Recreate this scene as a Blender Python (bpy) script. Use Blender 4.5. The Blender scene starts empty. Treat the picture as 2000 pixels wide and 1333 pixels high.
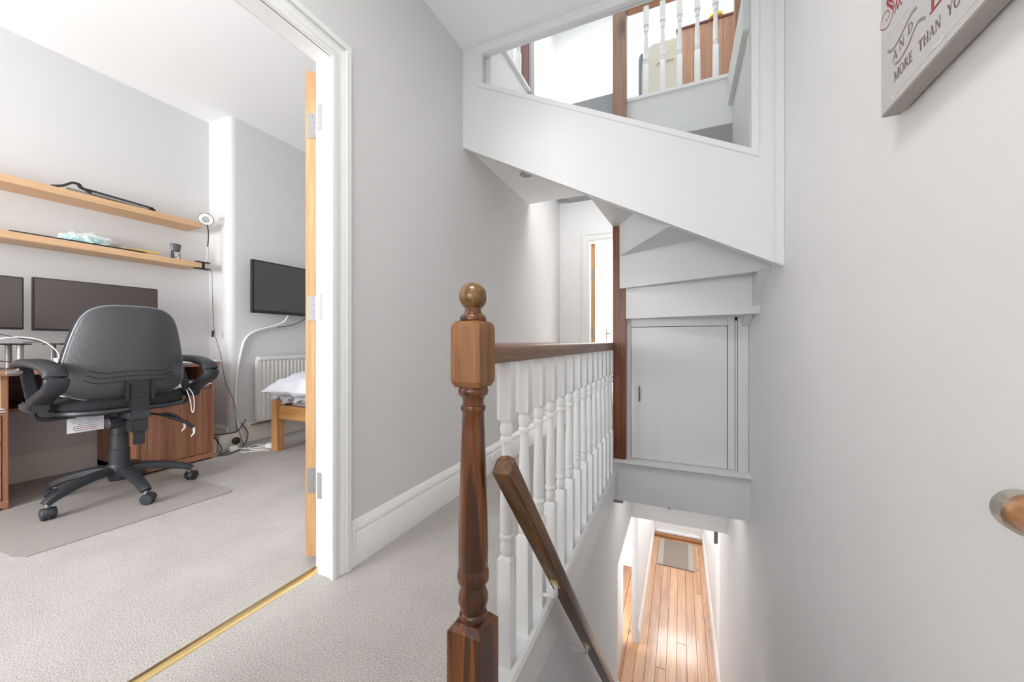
import bpy, bmesh, math, random
from mathutils import Vector, Matrix, noise
random.seed(7)
S = bpy.context.scene
COL = S.collection
R = math.radians

# ---------------------------------------------------------------- camera, sky, lights, exposure
cam = bpy.data.cameras.new('camera'); cam_o = bpy.data.objects.new('camera', cam); COL.objects.link(cam_o)
cam.sensor_width = 36; cam.lens = 741 / 2000 * 36; cam.clip_start = 0.02; cam.shift_y = 0.00075
cam_o.location = (0, 0, 0.9); cam_o.rotation_euler = (R(90), 0, R(24))
S.camera = cam_o
S.view_settings.view_transform = 'Standard'; S.view_settings.look = 'None'
S.view_settings.gamma = 1; S.view_settings.use_curve_mapping = False
S.view_settings.exposure = 0.38
S.cycles.max_bounces = 10; S.cycles.diffuse_bounces = 7; S.cycles.transparent_max_bounces = 16
S.cycles.use_denoising = True
S.cycles.sample_clamp_indirect = 4.0
world = bpy.data.worlds.new('sky'); S.world = world; world.use_nodes = True
world.node_tree.nodes['Background'].inputs[0].default_value = (0.85, 0.92, 1.0, 1)
world.node_tree.nodes['Background'].inputs[1].default_value = 1.0

def area(name, loc, target, sx, sy, watts, col=(1, 1, 1)):
    l = bpy.data.lights.new(name, 'AREA'); l.shape = 'RECTANGLE'; l.size = sx; l.size_y = sy
    l.energy = watts; l.color = col
    o = bpy.data.objects.new(name, l); COL.objects.link(o); o.location = loc
    o.rotation_euler = (Vector(target) - Vector(loc)).to_track_quat('-Z', 'Y').to_euler()
    return o
area('study_window_daylight', (-2.55, -2.46, 1.6), (-2.55, 0, 2.3), 1.6, 1.6, 195, (0.96, 0.98, 1.0))
area('landing_fill', (-0.4, -1.5, 1.55), (-0.4, 0, 2.3), 1.2, 1.7, 30, (1.0, 0.99, 0.975))  # added soft fill from behind the camera
area('landing_ceiling_fill', (-0.4, 0.2, 2.58), (-0.25, 0.35, 0), 0.5, 0.5, 11, (1.0, 0.98, 0.95))  # added overhead fill for the landing walls, no fitting there
area('loft_skylight', (-0.45, 3.0, 4.42), (-0.45, 3.0, 0), 1.7, 1.5, 24, (0.98, 0.99, 1.0))
area('bedroom_window_daylight', (-1.95, 5.2, 1.5), (0, 5.0, 1.3), 1.5, 1.6, 170, (1.0, 0.985, 0.95))
area('far_landing_lamp', (-0.62, 3.25, 2.44), (-0.98, 3.9, 1.5), 0.5, 0.4, 15, (1.0, 0.985, 0.96))
area('hall_fanlight_daylight', (-0.06, 7.62, -0.78), (-0.06, 5.6, -2.6), 0.72, 0.4, 18, (0.97, 0.985, 1.0))
area('side_room_daylight', (-1.5, 4.3, -1.4), (0, 4.3, -1.6), 1.4, 1.5, 60, (0.97, 0.985, 1.0))
area('downstairs_hall_fill', (-0.06, 5.4, -0.35), (-0.06, 5.4, -2.7), 0.35, 0.35, 12, (1.0, 0.97, 0.93))  # added fill to lift the lower hall and stairwell
area('stairwell_fill', (-0.03, 3.1, -0.19), (-0.03, 2.9, -2.7), 0.6, 0.5, 1.5, (1.0, 0.985, 0.96))  # added fill to brighten the string and stairwell walls

# ---------------------------------------------------------------- materials
def nmat(name):
    m = bpy.data.materials.new(name); m.use_nodes = True
    nt = m.node_tree; return m, nt, nt.nodes['Principled BSDF']
def node(nt, t, **kw):
    n = nt.nodes.new(t)
    for k, v in kw.items():
        if k in n.inputs: n.inputs[k].default_value = v
        else: setattr(n, k, v)
    return n
def plain(name, col, rough=0.5, metal=0.0, bump=0.0, bscale=40.0, var=0.0, spec=0.5):
    m, nt, b = nmat(name)
    b.inputs['Base Color'].default_value = (*col, 1); b.inputs['Roughness'].default_value = rough
    b.inputs['Metallic'].default_value = metal; b.inputs['Specular IOR Level'].default_value = spec
    if bump or var:
        tc = node(nt, 'ShaderNodeTexCoord')
        nz = node(nt, 'ShaderNodeTexNoise', Scale=bscale, Detail=6.0); nt.links.new(tc.outputs['Object'], nz.inputs['Vector'])
        if bump:
            bp = node(nt, 'ShaderNodeBump', Strength=bump, Distance=0.01)
            nt.links.new(nz.outputs[0], bp.inputs['Height']); nt.links.new(bp.outputs[0], b.inputs['Normal'])
        if var:
            r = node(nt, 'ShaderNodeValToRGB'); r.color_ramp.elements[0].position = 0.3; r.color_ramp.elements[1].position = 0.7
            r.color_ramp.elements[0].color = (*[c * (1 - var) for c in col], 1); r.color_ramp.elements[1].color = (*[min(1, c * (1 + var)) for c in col], 1)
            nt.links.new(nz.outputs[0], r.inputs[0]); nt.links.new(r.outputs[0], b.inputs['Base Color'])
    return m
def wood(name, cols, axis='z', scale=14.0, stretch=0.06, rough=0.4, bump=0.15, knots=0.0, coat=0.0, distort=1.2, offs=(0, 0, 0), streak=0.0):
    """cols: dark, mid, light; grain runs along axis"""
    m, nt, b = nmat(name)
    tc = node(nt, 'ShaderNodeTexCoord'); mp = node(nt, 'ShaderNodeMapping')
    sc = [1, 1, 1]; sc['xyz'.index(axis)] = stretch
    mp.inputs['Scale'].default_value = sc; mp.inputs['Location'].default_value = offs
    nt.links.new(tc.outputs['Object'], mp.inputs['Vector'])
    n1 = node(nt, 'ShaderNodeTexNoise', Scale=scale, Detail=5.0, Roughness=0.62, Distortion=distort)
    nt.links.new(mp.outputs[0], n1.inputs['Vector'])
    n2 = node(nt, 'ShaderNodeTexNoise', Scale=scale * 9, Detail=3.0)
    nt.links.new(mp.outputs[0], n2.inputs['Vector'])
    mx = node(nt, 'ShaderNodeMix'); mx.data_type = 'FLOAT'; mx.inputs[0].default_value = 0.3
    nt.links.new(n1.outputs[0], mx.inputs[2]); nt.links.new(n2.outputs[0], mx.inputs[3])
    r = node(nt, 'ShaderNodeValToRGB'); e = r.color_ramp.elements
    e[0].position = 0.34; e[1].position = 0.68; e[0].color = (*cols[0], 1); e[1].color = (*cols[2], 1)
    k = r.color_ramp.elements.new(0.5); k.color = (*cols[1], 1)
    nt.links.new(mx.outputs[0], r.inputs[0])
    out = r.outputs[0]
    if streak:
        wv = node(nt, 'ShaderNodeTexNoise', Scale=scale * 1.4, Detail=1.0); nt.links.new(mp.outputs[0], wv.inputs['Vector'])
        rr = node(nt, 'ShaderNodeValToRGB'); rr.color_ramp.elements[0].position = 0.52; rr.color_ramp.elements[1].position = 0.56
        rr.color_ramp.elements[0].color = (0, 0, 0, 1); rr.color_ramp.elements[1].color = (streak, streak, streak, 1)
        nt.links.new(wv.outputs[0], rr.inputs[0])
        m2 = node(nt, 'ShaderNodeMix'); m2.data_type = 'RGBA'; nt.links.new(rr.outputs[0], m2.inputs[0])
        nt.links.new(out, m2.inputs[6]); m2.inputs[7].default_value = (*[c * 0.62 for c in cols[0]], 1); out = m2.outputs[2]
    if knots:
        mk = node(nt, 'ShaderNodeMapping'); sk = [1, 1, 1]; sk['xyz'.index(axis)] = 0.45; mk.inputs['Scale'].default_value = sk
        mk.inputs['Location'].default_value = offs
        nt.links.new(tc.outputs['Object'], mk.inputs['Vector'])
        vo = node(nt, 'ShaderNodeTexVoronoi', Scale=knots); nt.links.new(mk.outputs[0], vo.inputs['Vector'])
        kr = node(nt, 'ShaderNodeValToRGB'); kr.color_ramp.elements[0].position = 0.05; kr.color_ramp.elements[1].position = 0.14
        kr.color_ramp.elements[0].color = (1, 1, 1, 1); kr.color_ramp.elements[1].color = (0, 0, 0, 1)
        nt.links.new(vo.outputs[0], kr.inputs[0])
        m3 = node(nt, 'ShaderNodeMix'); m3.data_type = 'RGBA'; nt.links.new(kr.outputs[0], m3.inputs[0])
        nt.links.new(out, m3.inputs[6]); m3.inputs[7].default_value = (*[c * 0.45 for c in cols[0]], 1); out = m3.outputs[2]
    nt.links.new(out, b.inputs['Base Color'])
    b.inputs['Roughness'].default_value = rough
    if coat: b.inputs['Coat Weight'].default_value = coat; b.inputs['Coat Roughness'].default_value = 0.12
    bp = node(nt, 'ShaderNodeBump', Strength=bump, Distance=0.004)
    nt.links.new(mx.outputs[0], bp.inputs['Height']); nt.links.new(bp.outputs[0], b.inputs['Normal'])
    return m
def carpet(name, col, sc=250):
    m, nt, b = nmat(name)
    tc = node(nt, 'ShaderNodeTexCoord')
    a = node(nt, 'ShaderNodeTexNoise', Scale=sc, Detail=3.0, Roughness=0.7); nt.links.new(tc.outputs['Object'], a.inputs['Vector'])
    c = node(nt, 'ShaderNodeTexNoise', Scale=5.0, Detail=4.0); nt.links.new(tc.outputs['Object'], c.inputs['Vector'])
    mx = node(nt, 'ShaderNodeMix'); mx.data_type = 'FLOAT'; mx.inputs[0].default_value = 0.1
    nt.links.new(a.outputs[0], mx.inputs[2]); nt.links.new(c.outputs[0], mx.inputs[3])
    r = node(nt, 'ShaderNodeValToRGB'); r.color_ramp.elements[0].position = 0.36; r.color_ramp.elements[1].position = 0.62
    r.color_ramp.elements[0].color = (*[x * 0.52 for x in col], 1); r.color_ramp.elements[1].color = (*[min(1, x * 1.17) for x in col], 1)
    nt.links.new(mx.outputs[0], r.inputs[0]); nt.links.new(r.outputs[0], b.inputs['Base Color'])
    b.inputs['Roughness'].default_value = 0.95; b.inputs['Specular IOR Level'].default_value = 0.1
    bp = node(nt, 'ShaderNodeBump', Strength=0.6, Distance=0.006); nt.links.new(a.outputs[0], bp.inputs['Height']); nt.links.new(bp.outputs[0], b.inputs['Normal'])
    return m
def glass_mat(name):
    m = bpy.data.materials.new(name); m.use_nodes = True; nt = m.node_tree; nt.nodes.clear()
    o = node(nt, 'ShaderNodeOutputMaterial'); t = node(nt, 'ShaderNodeBsdfTransparent'); g = node(nt, 'ShaderNodeBsdfGlossy', Roughness=0.01)
    lw_ = node(nt, 'ShaderNodeLayerWeight', Blend=0.5); pw_ = node(nt, 'ShaderNodeMath', operation='POWER'); pw_.inputs[1].default_value = 5.0
    f = node(nt, 'ShaderNodeMath', operation='MULTIPLY_ADD'); f.inputs[1].default_value = 0.9; f.inputs[2].default_value = 0.04
    nt.links.new(lw_.outputs['Facing'], pw_.inputs[0]); nt.links.new(pw_.outputs[0], f.inputs[0]); mx = node(nt, 'ShaderNodeMixShader')
    t.inputs[0].default_value = (0.97, 0.985, 0.98, 1)
    nt.links.new(f.outputs[0], mx.inputs[0]); nt.links.new(t.outputs[0], mx.inputs[1]); nt.links.new(g.outputs[0], mx.inputs[2]); nt.links.new(mx.outputs[0], o.inputs[0])
    return m

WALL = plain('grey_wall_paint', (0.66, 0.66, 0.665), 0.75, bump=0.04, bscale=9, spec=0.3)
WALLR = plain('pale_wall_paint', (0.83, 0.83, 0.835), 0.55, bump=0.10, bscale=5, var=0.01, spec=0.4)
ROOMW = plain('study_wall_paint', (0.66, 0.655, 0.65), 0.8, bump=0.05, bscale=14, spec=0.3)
CEIL = plain('ceiling_paint', (0.88, 0.88, 0.88), 0.8, spec=0.2)
GLOSS = plain('white_gloss_paint', (0.83, 0.835, 0.835), 0.32, bump=0.03, bscale=25, spec=0.5)
TRIMW = plain('white_trim_paint', (0.79, 0.795, 0.795), 0.38, bump=0.03, bscale=18, var=0.012, spec=0.45)
SATIN = plain('white_satin_paint', (0.74, 0.745, 0.75), 0.5, bump=0.03, bscale=12, spec=0.35)
CREAM = plain('cream_paint', (0.78, 0.74, 0.67), 0.5)
CARPET = carpet('beige_carpet', (0.53, 0.50, 0.475))
CARPETG = carpet('grey_stair_carpet', (0.46, 0.47, 0.50))
DARKW = wood('dark_varnished_wood', ((0.040, 0.010, 0.002), (0.135, 0.038, 0.006), (0.23, 0.080, 0.015)), 'z', 26, 0.05, 0.30, 0.3, coat=0.35, streak=0.75)
WORNW = wood('worn_brown_wood', ((0.16, 0.062, 0.020), (0.25, 0.105, 0.036), (0.33, 0.155, 0.060)), 'z', 30, 0.05, 0.5, 0.2)
RAILW = wood('brown_rail_wood', ((0.075, 0.030, 0.012), (0.165, 0.070, 0.029), (0.25, 0.118, 0.054)), 'y', 26, 0.05, 0.4, 0.2, coat=0.2, knots=2.6)
BALLW = wood('golden_ball_wood', ((0.07, 0.026, 0.006), (0.16, 0.075, 0.016), (0.27, 0.145, 0.04)), 'y', 20, 0.5, 0.28, 0.1, coat=0.4)
WALLRAIL = wood('dark_oak_rail', ((0.030, 0.010, 0.003), (0.11, 0.044, 0.010), (0.24, 0.115, 0.030)), 'z', 26, 0.06, 0.38, 0.2, coat=0.3, knots=3.0, streak=0.5)
POSTW = wood('red_brown_post_wood', ((0.075, 0.018, 0.005), (0.16, 0.045, 0.012), (0.25, 0.085, 0.028)), 'z', 18, 0.06, 0.4, 0.15, coat=0.15)
PINED = wood('door_edge_pine', ((0.40, 0.215, 0.095), (0.52, 0.31, 0.15), (0.60, 0.39, 0.21)), 'z', 26, 0.04, 0.5, 0.1, distort=2.0)
PINEB = wood('bed_pine', ((0.40, 0.18, 0.06), (0.53, 0.27, 0.10), (0.62, 0.36, 0.155)), 'z', 16, 0.06, 0.35, 0.08, knots=1.5, coat=0.2)
PINEBX = wood('bed_pine_rail', ((0.40, 0.18, 0.06), (0.53, 0.27, 0.10), (0.62, 0.36, 0.155)), 'x', 16, 0.06, 0.35, 0.08, knots=1.5, coat=0.2)
PINEP = wood('knotty_pine_panel', ((0.26, 0.115, 0.055), (0.36, 0.175, 0.092), (0.44, 0.24, 0.14)), 'z', 14, 0.06, 0.4, 0.08, knots=5.5)
LITPOST = wood('lit_brown_post', ((0.22, 0.115, 0.07), (0.31, 0.17, 0.11), (0.40, 0.24, 0.17)), 'z', 14, 0.06, 0.45, 0.1, knots=3.0)  # paler copy of the post wood, brighter loft light painted into the colour
PINEH = wood('pine_handrail', ((0.40, 0.17, 0.07), (0.52, 0.25, 0.11), (0.62, 0.34, 0.17)), 'x', 16, 0.06, 0.4, 0.08)
SHELFW = wood('oak_shelf_laminate', ((0.55, 0.33, 0.17), (0.68, 0.43, 0.24), (0.76, 0.52, 0.32)), 'y', 40, 0.02, 0.45, 0.03, distort=0.4)
DESKZ = wood('plum_laminate_upright', ((0.17, 0.062, 0.034), (0.33, 0.145, 0.083), (0.50, 0.27, 0.17)), 'z', 17, 0.02, 0.4, 0.03, distort=0.4)
DESKY = wood('plum_laminate_top', ((0.24, 0.10, 0.06), (0.40, 0.19, 0.11), (0.55, 0.31, 0.20)), 'y', 17, 0.02, 0.35, 0.03, distort=0.4)
BOARDS = [wood('floorboard_pine_%s' % n, c, 'y', 12, 0.05, 0.42, 0.12, knots=4.0, coat=0.25, offs=(i * 3.1, i * 1.7, 0)) for i, (n, c) in enumerate([
    ('amber', ((0.34, 0.165, 0.075), (0.47, 0.255, 0.125), (0.57, 0.345, 0.19))),
    ('tan', ((0.30, 0.15, 0.08), (0.43, 0.24, 0.135), (0.53, 0.325, 0.20))),
    ('honey', ((0.37, 0.19, 0.09), (0.50, 0.28, 0.145), (0.60, 0.38, 0.22)))])]
BLACKP = plain('black_plastic', (0.018, 0.019, 0.022), 0.42, bump=0.05, bscale=300)
BLACKG = plain('charcoal_plastic', (0.026, 0.029, 0.034), 0.38, bump=0.06, bscale=250)
SHELLP = plain('grey_black_shell', (0.060, 0.059, 0.063), 0.36, bump=0.25, bscale=160)
FABRIC = plain('black_fabric', (0.016, 0.017, 0.020), 0.9, bump=0.5, bscale=400)
SCREEN = plain('screen_glass', (0.085, 0.068, 0.062), 0.28, spec=0.5)  # brownish room reflection put into the base colour
SCREENT = plain('grey_screen_glass', (0.085, 0.085, 0.092), 0.35, spec=0.5)
CHROME = plain('brushed_steel', (0.34, 0.335, 0.33), 0.45, 0.5, bump=0.05, bscale=200)
NICKEL = plain('satin_nickel', (0.56, 0.52, 0.46), 0.3, 1.0)
BRASS = plain('brass_strip_metal', (0.80, 0.60, 0.28), 0.28, 1.0)
PEWTER = plain('pewter', (0.20, 0.20, 0.20), 0.4, 0.8)
WHITEP = plain('white_plastic', (0.80, 0.80, 0.80), 0.35)
CREAMP = plain('cream_plastic', (0.74, 0.71, 0.63), 0.4)
RADW = plain('radiator_enamel', (0.80, 0.79, 0.76), 0.3)
LINEN = plain('white_linen', (0.78, 0.80, 0.86), 0.9, bump=0.15, bscale=60)
PAPER = plain('paper_white', (0.82, 0.83, 0.86), 0.7)
LILAC = plain('lilac_cloth', (0.62, 0.57, 0.62), 0.85)
MATP = plain('chair_mat_vinyl', (0.35, 0.325, 0.305), 0.42, bump=0.08, bscale=150, spec=0.4)
COIR = plain('grey_brown_doormat', (0.24, 0.20, 0.165), 0.95, bump=0.6, bscale=180, var=0.15)
COIRL = plain('pale_doormat_band', (0.36, 0.325, 0.28), 0.95, bump=0.5, bscale=180, var=0.1)
CANVAS = plain('canvas_print_grey', (0.56, 0.55, 0.545), 0.8, bump=0.1, bscale=500, var=0.06)
CANVASE = plain('canvas_edge_taupe', (0.46, 0.425, 0.395), 0.8, bump=0.1, bscale=500)
INKRED = plain('red_ink', (0.36, 0.055, 0.06), 0.8)
INKMAUVE = plain('mauve_ink', (0.20, 0.135, 0.14), 0.8)
INKWHITE = plain('white_ink', (0.82, 0.82, 0.82), 0.8)
INKBLUE = plain('blue_grey_ink', (0.22, 0.24, 0.36), 0.8)
YELLOW = plain('yellow_plastic', (0.80, 0.48, 0.03), 0.4)
TEAL = plain('teal_tinted_film', (0.50, 0.78, 0.78), 0.3, bump=0.3, bscale=40)
PALEFILM = plain('clear_crumpled_film', (0.80, 0.87, 0.88), 0.25, bump=0.4, bscale=50)
REDLED = plain('red_standby_light', (0.8, 0.02, 0.02), 0.4)
BLACK = plain('dark_gap', (0.02, 0.02, 0.02), 0.8)
IVORY = plain('ivory_moulded_plastic', (0.70, 0.69, 0.58), 0.4)
GREYRIM = plain('grey_rubber_rim', (0.20, 0.22, 0.27), 0.6)
GLASS = glass_mat('clear_glass')

# ---------------------------------------------------------------- mesh helpers
class MB:
    def __init__(s): s.v = []; s.f = []
    def add(s, vs, fs):
        n = len(s.v); s.v += [tuple(p) for p in vs]; s.f += [tuple(n + i for i in q) for q in fs]; return s
    def box(s, x0, x1, y0, y1, z0, z1):
        return s.add([(x0, y0, z0), (x1, y0, z0), (x1, y1, z0), (x0, y1, z0), (x0, y0, z1), (x1, y0, z1), (x1, y1, z1), (x0, y1, z1)],
                     [(0, 3, 2, 1), (4, 5, 6, 7), (0, 1, 5, 4), (1, 2, 6, 5), (2, 3, 7, 6), (3, 0, 4, 7)])
    def prism(s, pts, axis, a0, a1):
        f = {'x': lambda p, a: (a, p[0], p[1]), 'y': lambda p, a: (p[0], a, p[1]), 'z': lambda p, a: (p[0], p[1], a)}[axis]
        n = len(pts)
        return s.add([f(p, a0) for p in pts] + [f(p, a1) for p in pts],
                     [tuple(range(n))[::-1], tuple(range(n, 2 * n))] + [(i, (i + 1) % n, n + (i + 1) % n, n + i) for i in range(n)])
    def loft(s, rings, caps=True, closed=True):
        m = len(rings[0]); vs = [p for r in rings for p in r]; fs = []
        for i in range(len(rings) - 1):
            for j in range(m if closed else m - 1):
                k = (j + 1) % m
                fs.append((i * m + j, i * m + k, (i + 1) * m + k, (i + 1) * m + j))
        if caps and closed:
            fs.append(tuple(range(m))[::-1]); fs.append(tuple(range((len(rings) - 1) * m, len(rings) * m)))
        return s.add(vs, fs)
    def lathe(s, prof, c=(0, 0, 0), n=24, axis='z'):
        rings = []
        for r, h in prof:
            ring = []
            for k in range(n):
                a = 2 * math.pi * k / n; p, q = r * math.cos(a), r * math.sin(a)
                ring.append({'z': (c[0] + p, c[1] + q, c[2] + h), 'x': (c[0] + h, c[1] + p, c[2] + q), 'y': (c[0] + q, c[1] + h, c[2] + p)}[axis])
            rings.append(ring)
        return s.loft(rings)
    def sweep(s, path, sect, up=(0, 0, 1), scales=None):
        """sect: list of (a,b) offsets; a along side, b along up"""
        P = [Vector(p) for p in path]; U = Vector(up); rings = []
        for i, p in enumerate(P):
            t = (P[min(i + 1, len(P) - 1)] - P[max(i - 1, 0)]).normalized()
            side = t.cross(U)
            if side.length < 1e-4: side = t.orthogonal()
            side.normalize(); u2 = side.cross(t).normalized(); k = scales[i] if scales else 1
            rings.append([tuple(p + side * a * k + u2 * b * k) for a, b in sect])
        return s.loft(rings)
    def tube(s, path, r, n=8):
        P = [Vector(p) for p in path]
        t0 = (P[1] - P[0]).normalized(); nrm = t0.orthogonal().normalized(); rings = []
        for i, p in enumerate(P):
            t = (P[min(i + 1, len(P) - 1)] - P[max(i - 1, 0)]).normalized()
            nrm = (nrm - t * nrm.dot(t)).normalized(); b = t.cross(nrm)
            rr = r[i] if isinstance(r, (list, tuple)) else r
            rings.append([tuple(p + nrm * rr * math.cos(2 * math.pi * k / n) + b * rr * math.sin(2 * math.pi * k / n)) for k in range(n)])
        return s.loft(rings)
    def mesh(s, name, mat, bevel=0.0, seg=2, inv=None, smooth=40):
        bm = bmesh.new(); vs = [bm.verts.new(p) for p in s.v]
        for q in s.f:
            try: bm.faces.new([vs[i] for i in q])
            except ValueError: pass
        bmesh.ops.remove_doubles(bm, verts=bm.verts, dist=1e-6)
        bmesh.ops.recalc_face_normals(bm, faces=bm.faces)
        if bevel:
            es = [e for e in bm.edges if len(e.link_faces) == 2 and e.calc_face_angle(0) > 0.5]
            bmesh.ops.bevel(bm, geom=es, offset=bevel, segments=seg, affect='EDGES', clamp_overlap=True)
        me = bpy.data.meshes.new(name); 
        if inv is not None: bm.transform(inv)
        bm.to_mesh(me); bm.free(); me.materials.append(mat)
        me.shade_smooth(); me.set_sharp_from_angle(angle=R(smooth))
        return me
    def build(s, name, mat, parent=None, bevel=0.0, seg=2, local=False, smooth=40):
        inv = None
        if parent is not None and not local: inv = W(parent).inverted()
        o = bpy.data.objects.new(name, s.mesh(name, mat, bevel, seg, inv, smooth)); COL.objects.link(o)
        if parent is not None: o.parent = parent
        return o
_W = {}
def W(o):
    return _W[o.name] if o.name in _W else (W(o.parent) @ Matrix.Translation(o.location) if o.parent else Matrix.Translation(o.location))
def tag(o, label, cat, group=None):
    o['label'] = label; o['category'] = cat
    if group: o['group'] = group
    return o
def thing(name, loc, label, cat, rz=0.0, group=None):
    o = bpy.data.objects.new(name, None); COL.objects.link(o); o.location = loc; o.rotation_euler = (0, 0, rz)
    o.empty_display_size = 0.05; _W[o.name] = Matrix.Translation(loc) @ Matrix.Rotation(rz, 4, 'Z')
    return tag(o, label, cat, group)
def struct(name, mb, mat, parent=None, label=None, bevel=0.0):
    o = mb.build(name, mat, parent, bevel)
    if parent is None: o['kind'] = 'structure'
    if label: o['label'] = label
    return o
def inst(o, parent, loc, name=None):
    c = o.copy(); COL.objects.link(c); c.parent = parent; c.location = loc; return c
def smooth_path(pts, n=6):
    P = [Vector(p) for p in pts]; out = []
    for i in range(len(P) - 1):
        p0, p1, p2, p3 = P[max(i - 1, 0)], P[i], P[i + 1], P[min(i + 2, len(P) - 1)]
        for k in range(n):
            t = k / n
            out.append(0.5 * ((2 * p1) + (-p0 + p2) * t + (2 * p0 - 5 * p1 + 4 * p2 - p3) * t * t + (-p0 + 3 * p1 - 3 * p2 + p3) * t ** 3))
    out.append(P[-1]); return out
def circ(r, n=10, rx=None):
    return [(r * math.cos(2 * math.pi * k / n), (rx or r) * math.sin(2 * math.pi * k / n)) for k in range(n)]

# ---------------------------------------------------------------- structure: landing level
LW, RW = -1.21, 0.41           # landing wall faces
BACK = -1.6
struct('floor', MB().prism([(-1.316, BACK), (0.42, BACK), (0.42, 0.72), (-0.455, 0.72), (-0.455, 2.66), (-0.36, 2.66), (-0.36, 4.0), (-0.2, 4.0), (-0.2, 4.1), (-1.316, 4.1)], 'z', -0.20, 0.0), CARPET)
struct('floor_study', MB().box(-3.9, -1.316, -2.7, 4.1, -0.2, 0.0), CARPET)
# wall between landing and study with the door opening
OY0, OY1, OZ = 0.20, 1.065, 2.012
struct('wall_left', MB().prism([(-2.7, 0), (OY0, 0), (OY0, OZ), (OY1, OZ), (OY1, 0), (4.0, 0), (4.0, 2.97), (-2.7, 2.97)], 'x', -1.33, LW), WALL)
struct('wall_right', MB().prism([(0.41, BACK), (0.41, 2.0), (0.37, 2.65), (0.37, 7.9), (0.6, 7.9), (0.6, BACK)], 'z', -2.75, 4.5), WALLR)
struct('ceiling', MB().box(-1.33, 0.5, BACK, 1.99, 2.665, 2.75), CEIL)
# landing rear wall with an added opening for the fill light, behind the viewer
struct('wall_rear', MB().prism([(-1.33, -0.2), (0.5, -0.2), (0.5, 2.7), (-1.33, 2.7), (-1.33, 2.45), (0.25, 2.45), (0.25, 0.65), (-1.05, 0.65), (-1.05, 2.45), (-1.33, 2.45)], 'y', BACK - 0.15, BACK), WALLR)
# spandrel wall with glazed opening
SY = 1.985
def ring_wall(outer, inner, y0, y1):
    mb = MB(); n = len(outer)
    vs = [(p[0], y, p[1]) for y in (y0, y1) for p in outer] + [(p[0], y, p[1]) for y in (y0, y1) for p in inner]
    fs = []
    for i in range(n):
        j = (i + 1) % n
        fs += [(i, j, 2 * n + j, 2 * n + i), (n + j, n + i, 3 * n + i, 3 * n + j), (j, i, n + i, n + j), (2 * n + i, 2 * n + j, 3 * n + j, 3 * n + i)]
    return mb.add(vs, fs)
gl = [(-1.088, 2.437), (0.292, 1.757), (0.292, 2.618), (-1.088, 2.618)]
so = [(-1.215, 2.083), (0.415, 1.226), (0.415, 2.67), (-1.215, 2.67)]
struct('wall_front', ring_wall(so, gl, SY, SY + 0.05), SATIN)
win = ring_wall([(-1.108, 2.422), (0.318, 1.720), (0.318, 2.64), (-1.108, 2.64)], [(-1.082, 2.440), (0.287, 1.766), (0.287, 2.612), (-1.082, 2.612)], SY - 0.006, SY + 0.02)
w1 = struct('window_1', win, SATIN, bevel=0.002)
MB().prism([(-1.084, 2.440), (0.289, 1.764), (0.289, 2.614), (-1.084, 2.614)], 'y', SY + 0.024, SY + 0.03).build('pane', GLASS, w1)
struct('trim_1', MB().prism([(0.375, 1.243), (0.412, 1.224), (0.412, 2.665), (0.375, 2.665)], 'y', SY - 0.012, SY + 0.001), SATIN, bevel=0.004)
# soffit box over the landing, with the far ceiling
struct('ceiling_soffit', MB().box(LW - 0.02, -0.46, SY + 0.04, 3.08, 2.10, 2.16), CEIL)
struct('ceiling_far', MB().box(-1.33, 0.5, 3.0, 4.1, 2.50, 2.56), CEIL)
# end wall of the landing with the bedroom door opening
struct('wall_end', MB().prism([(-1.33, 0), (-0.90, 0), (-0.90, 1.985), (-0.14, 1.985), (-0.14, 0), (0.5, 0), (0.5, 2.6), (-1.33, 2.6)], 'y', 4.0, 4.1), WALLR)
struct('wall_partition', MB().box(-0.41, -0.345, 2.70, 4.0, 0.0, 2.5), WALLR)

def frame_sweep(y0, y1, ztop, prof, mapf):
    """mitred U of a moulding round an opening; prof: list of (a outward, h proud)"""
    ring = [[], [], [], []]
    for a, h in prof:
        ring[0].append(mapf(y1 + a, 0, h)); ring[1].append(mapf(y1 + a, ztop + a, h)); ring[2].append(mapf(y0 - a, ztop + a, h)); ring[3].append(mapf(y0 - a, 0, h))
    return MB().loft(ring)
ARCH = [(0, 0), (0, 0.012), (0.006, 0.016), (0.020, 0.016), (0.026, 0.012), (0.036, 0.012), (0.050, 0.020), (0.056, 0.018), (0.058, 0.026), (0.078, 0.026), (0.082, 0.022), (0.082, 0)]
struct('trim_2', frame_sweep(0.235, 1.030, 1.978, ARCH, lambda y, z, h: (LW - 0.001 + h, y, z)), TRIMW)
# door lining (jambs and head) with stop
dl = MB().prism([(OY1, 0), (OY1, OZ), (OY0, OZ), (OY0, 0), (0.24, 0), (0.24, 1.978), (1.035, 1.978), (1.035, 0)], 'x', -1.285, LW + 0.004)
struct('trim_3', dl, TRIMW, bevel=0.002)
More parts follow.
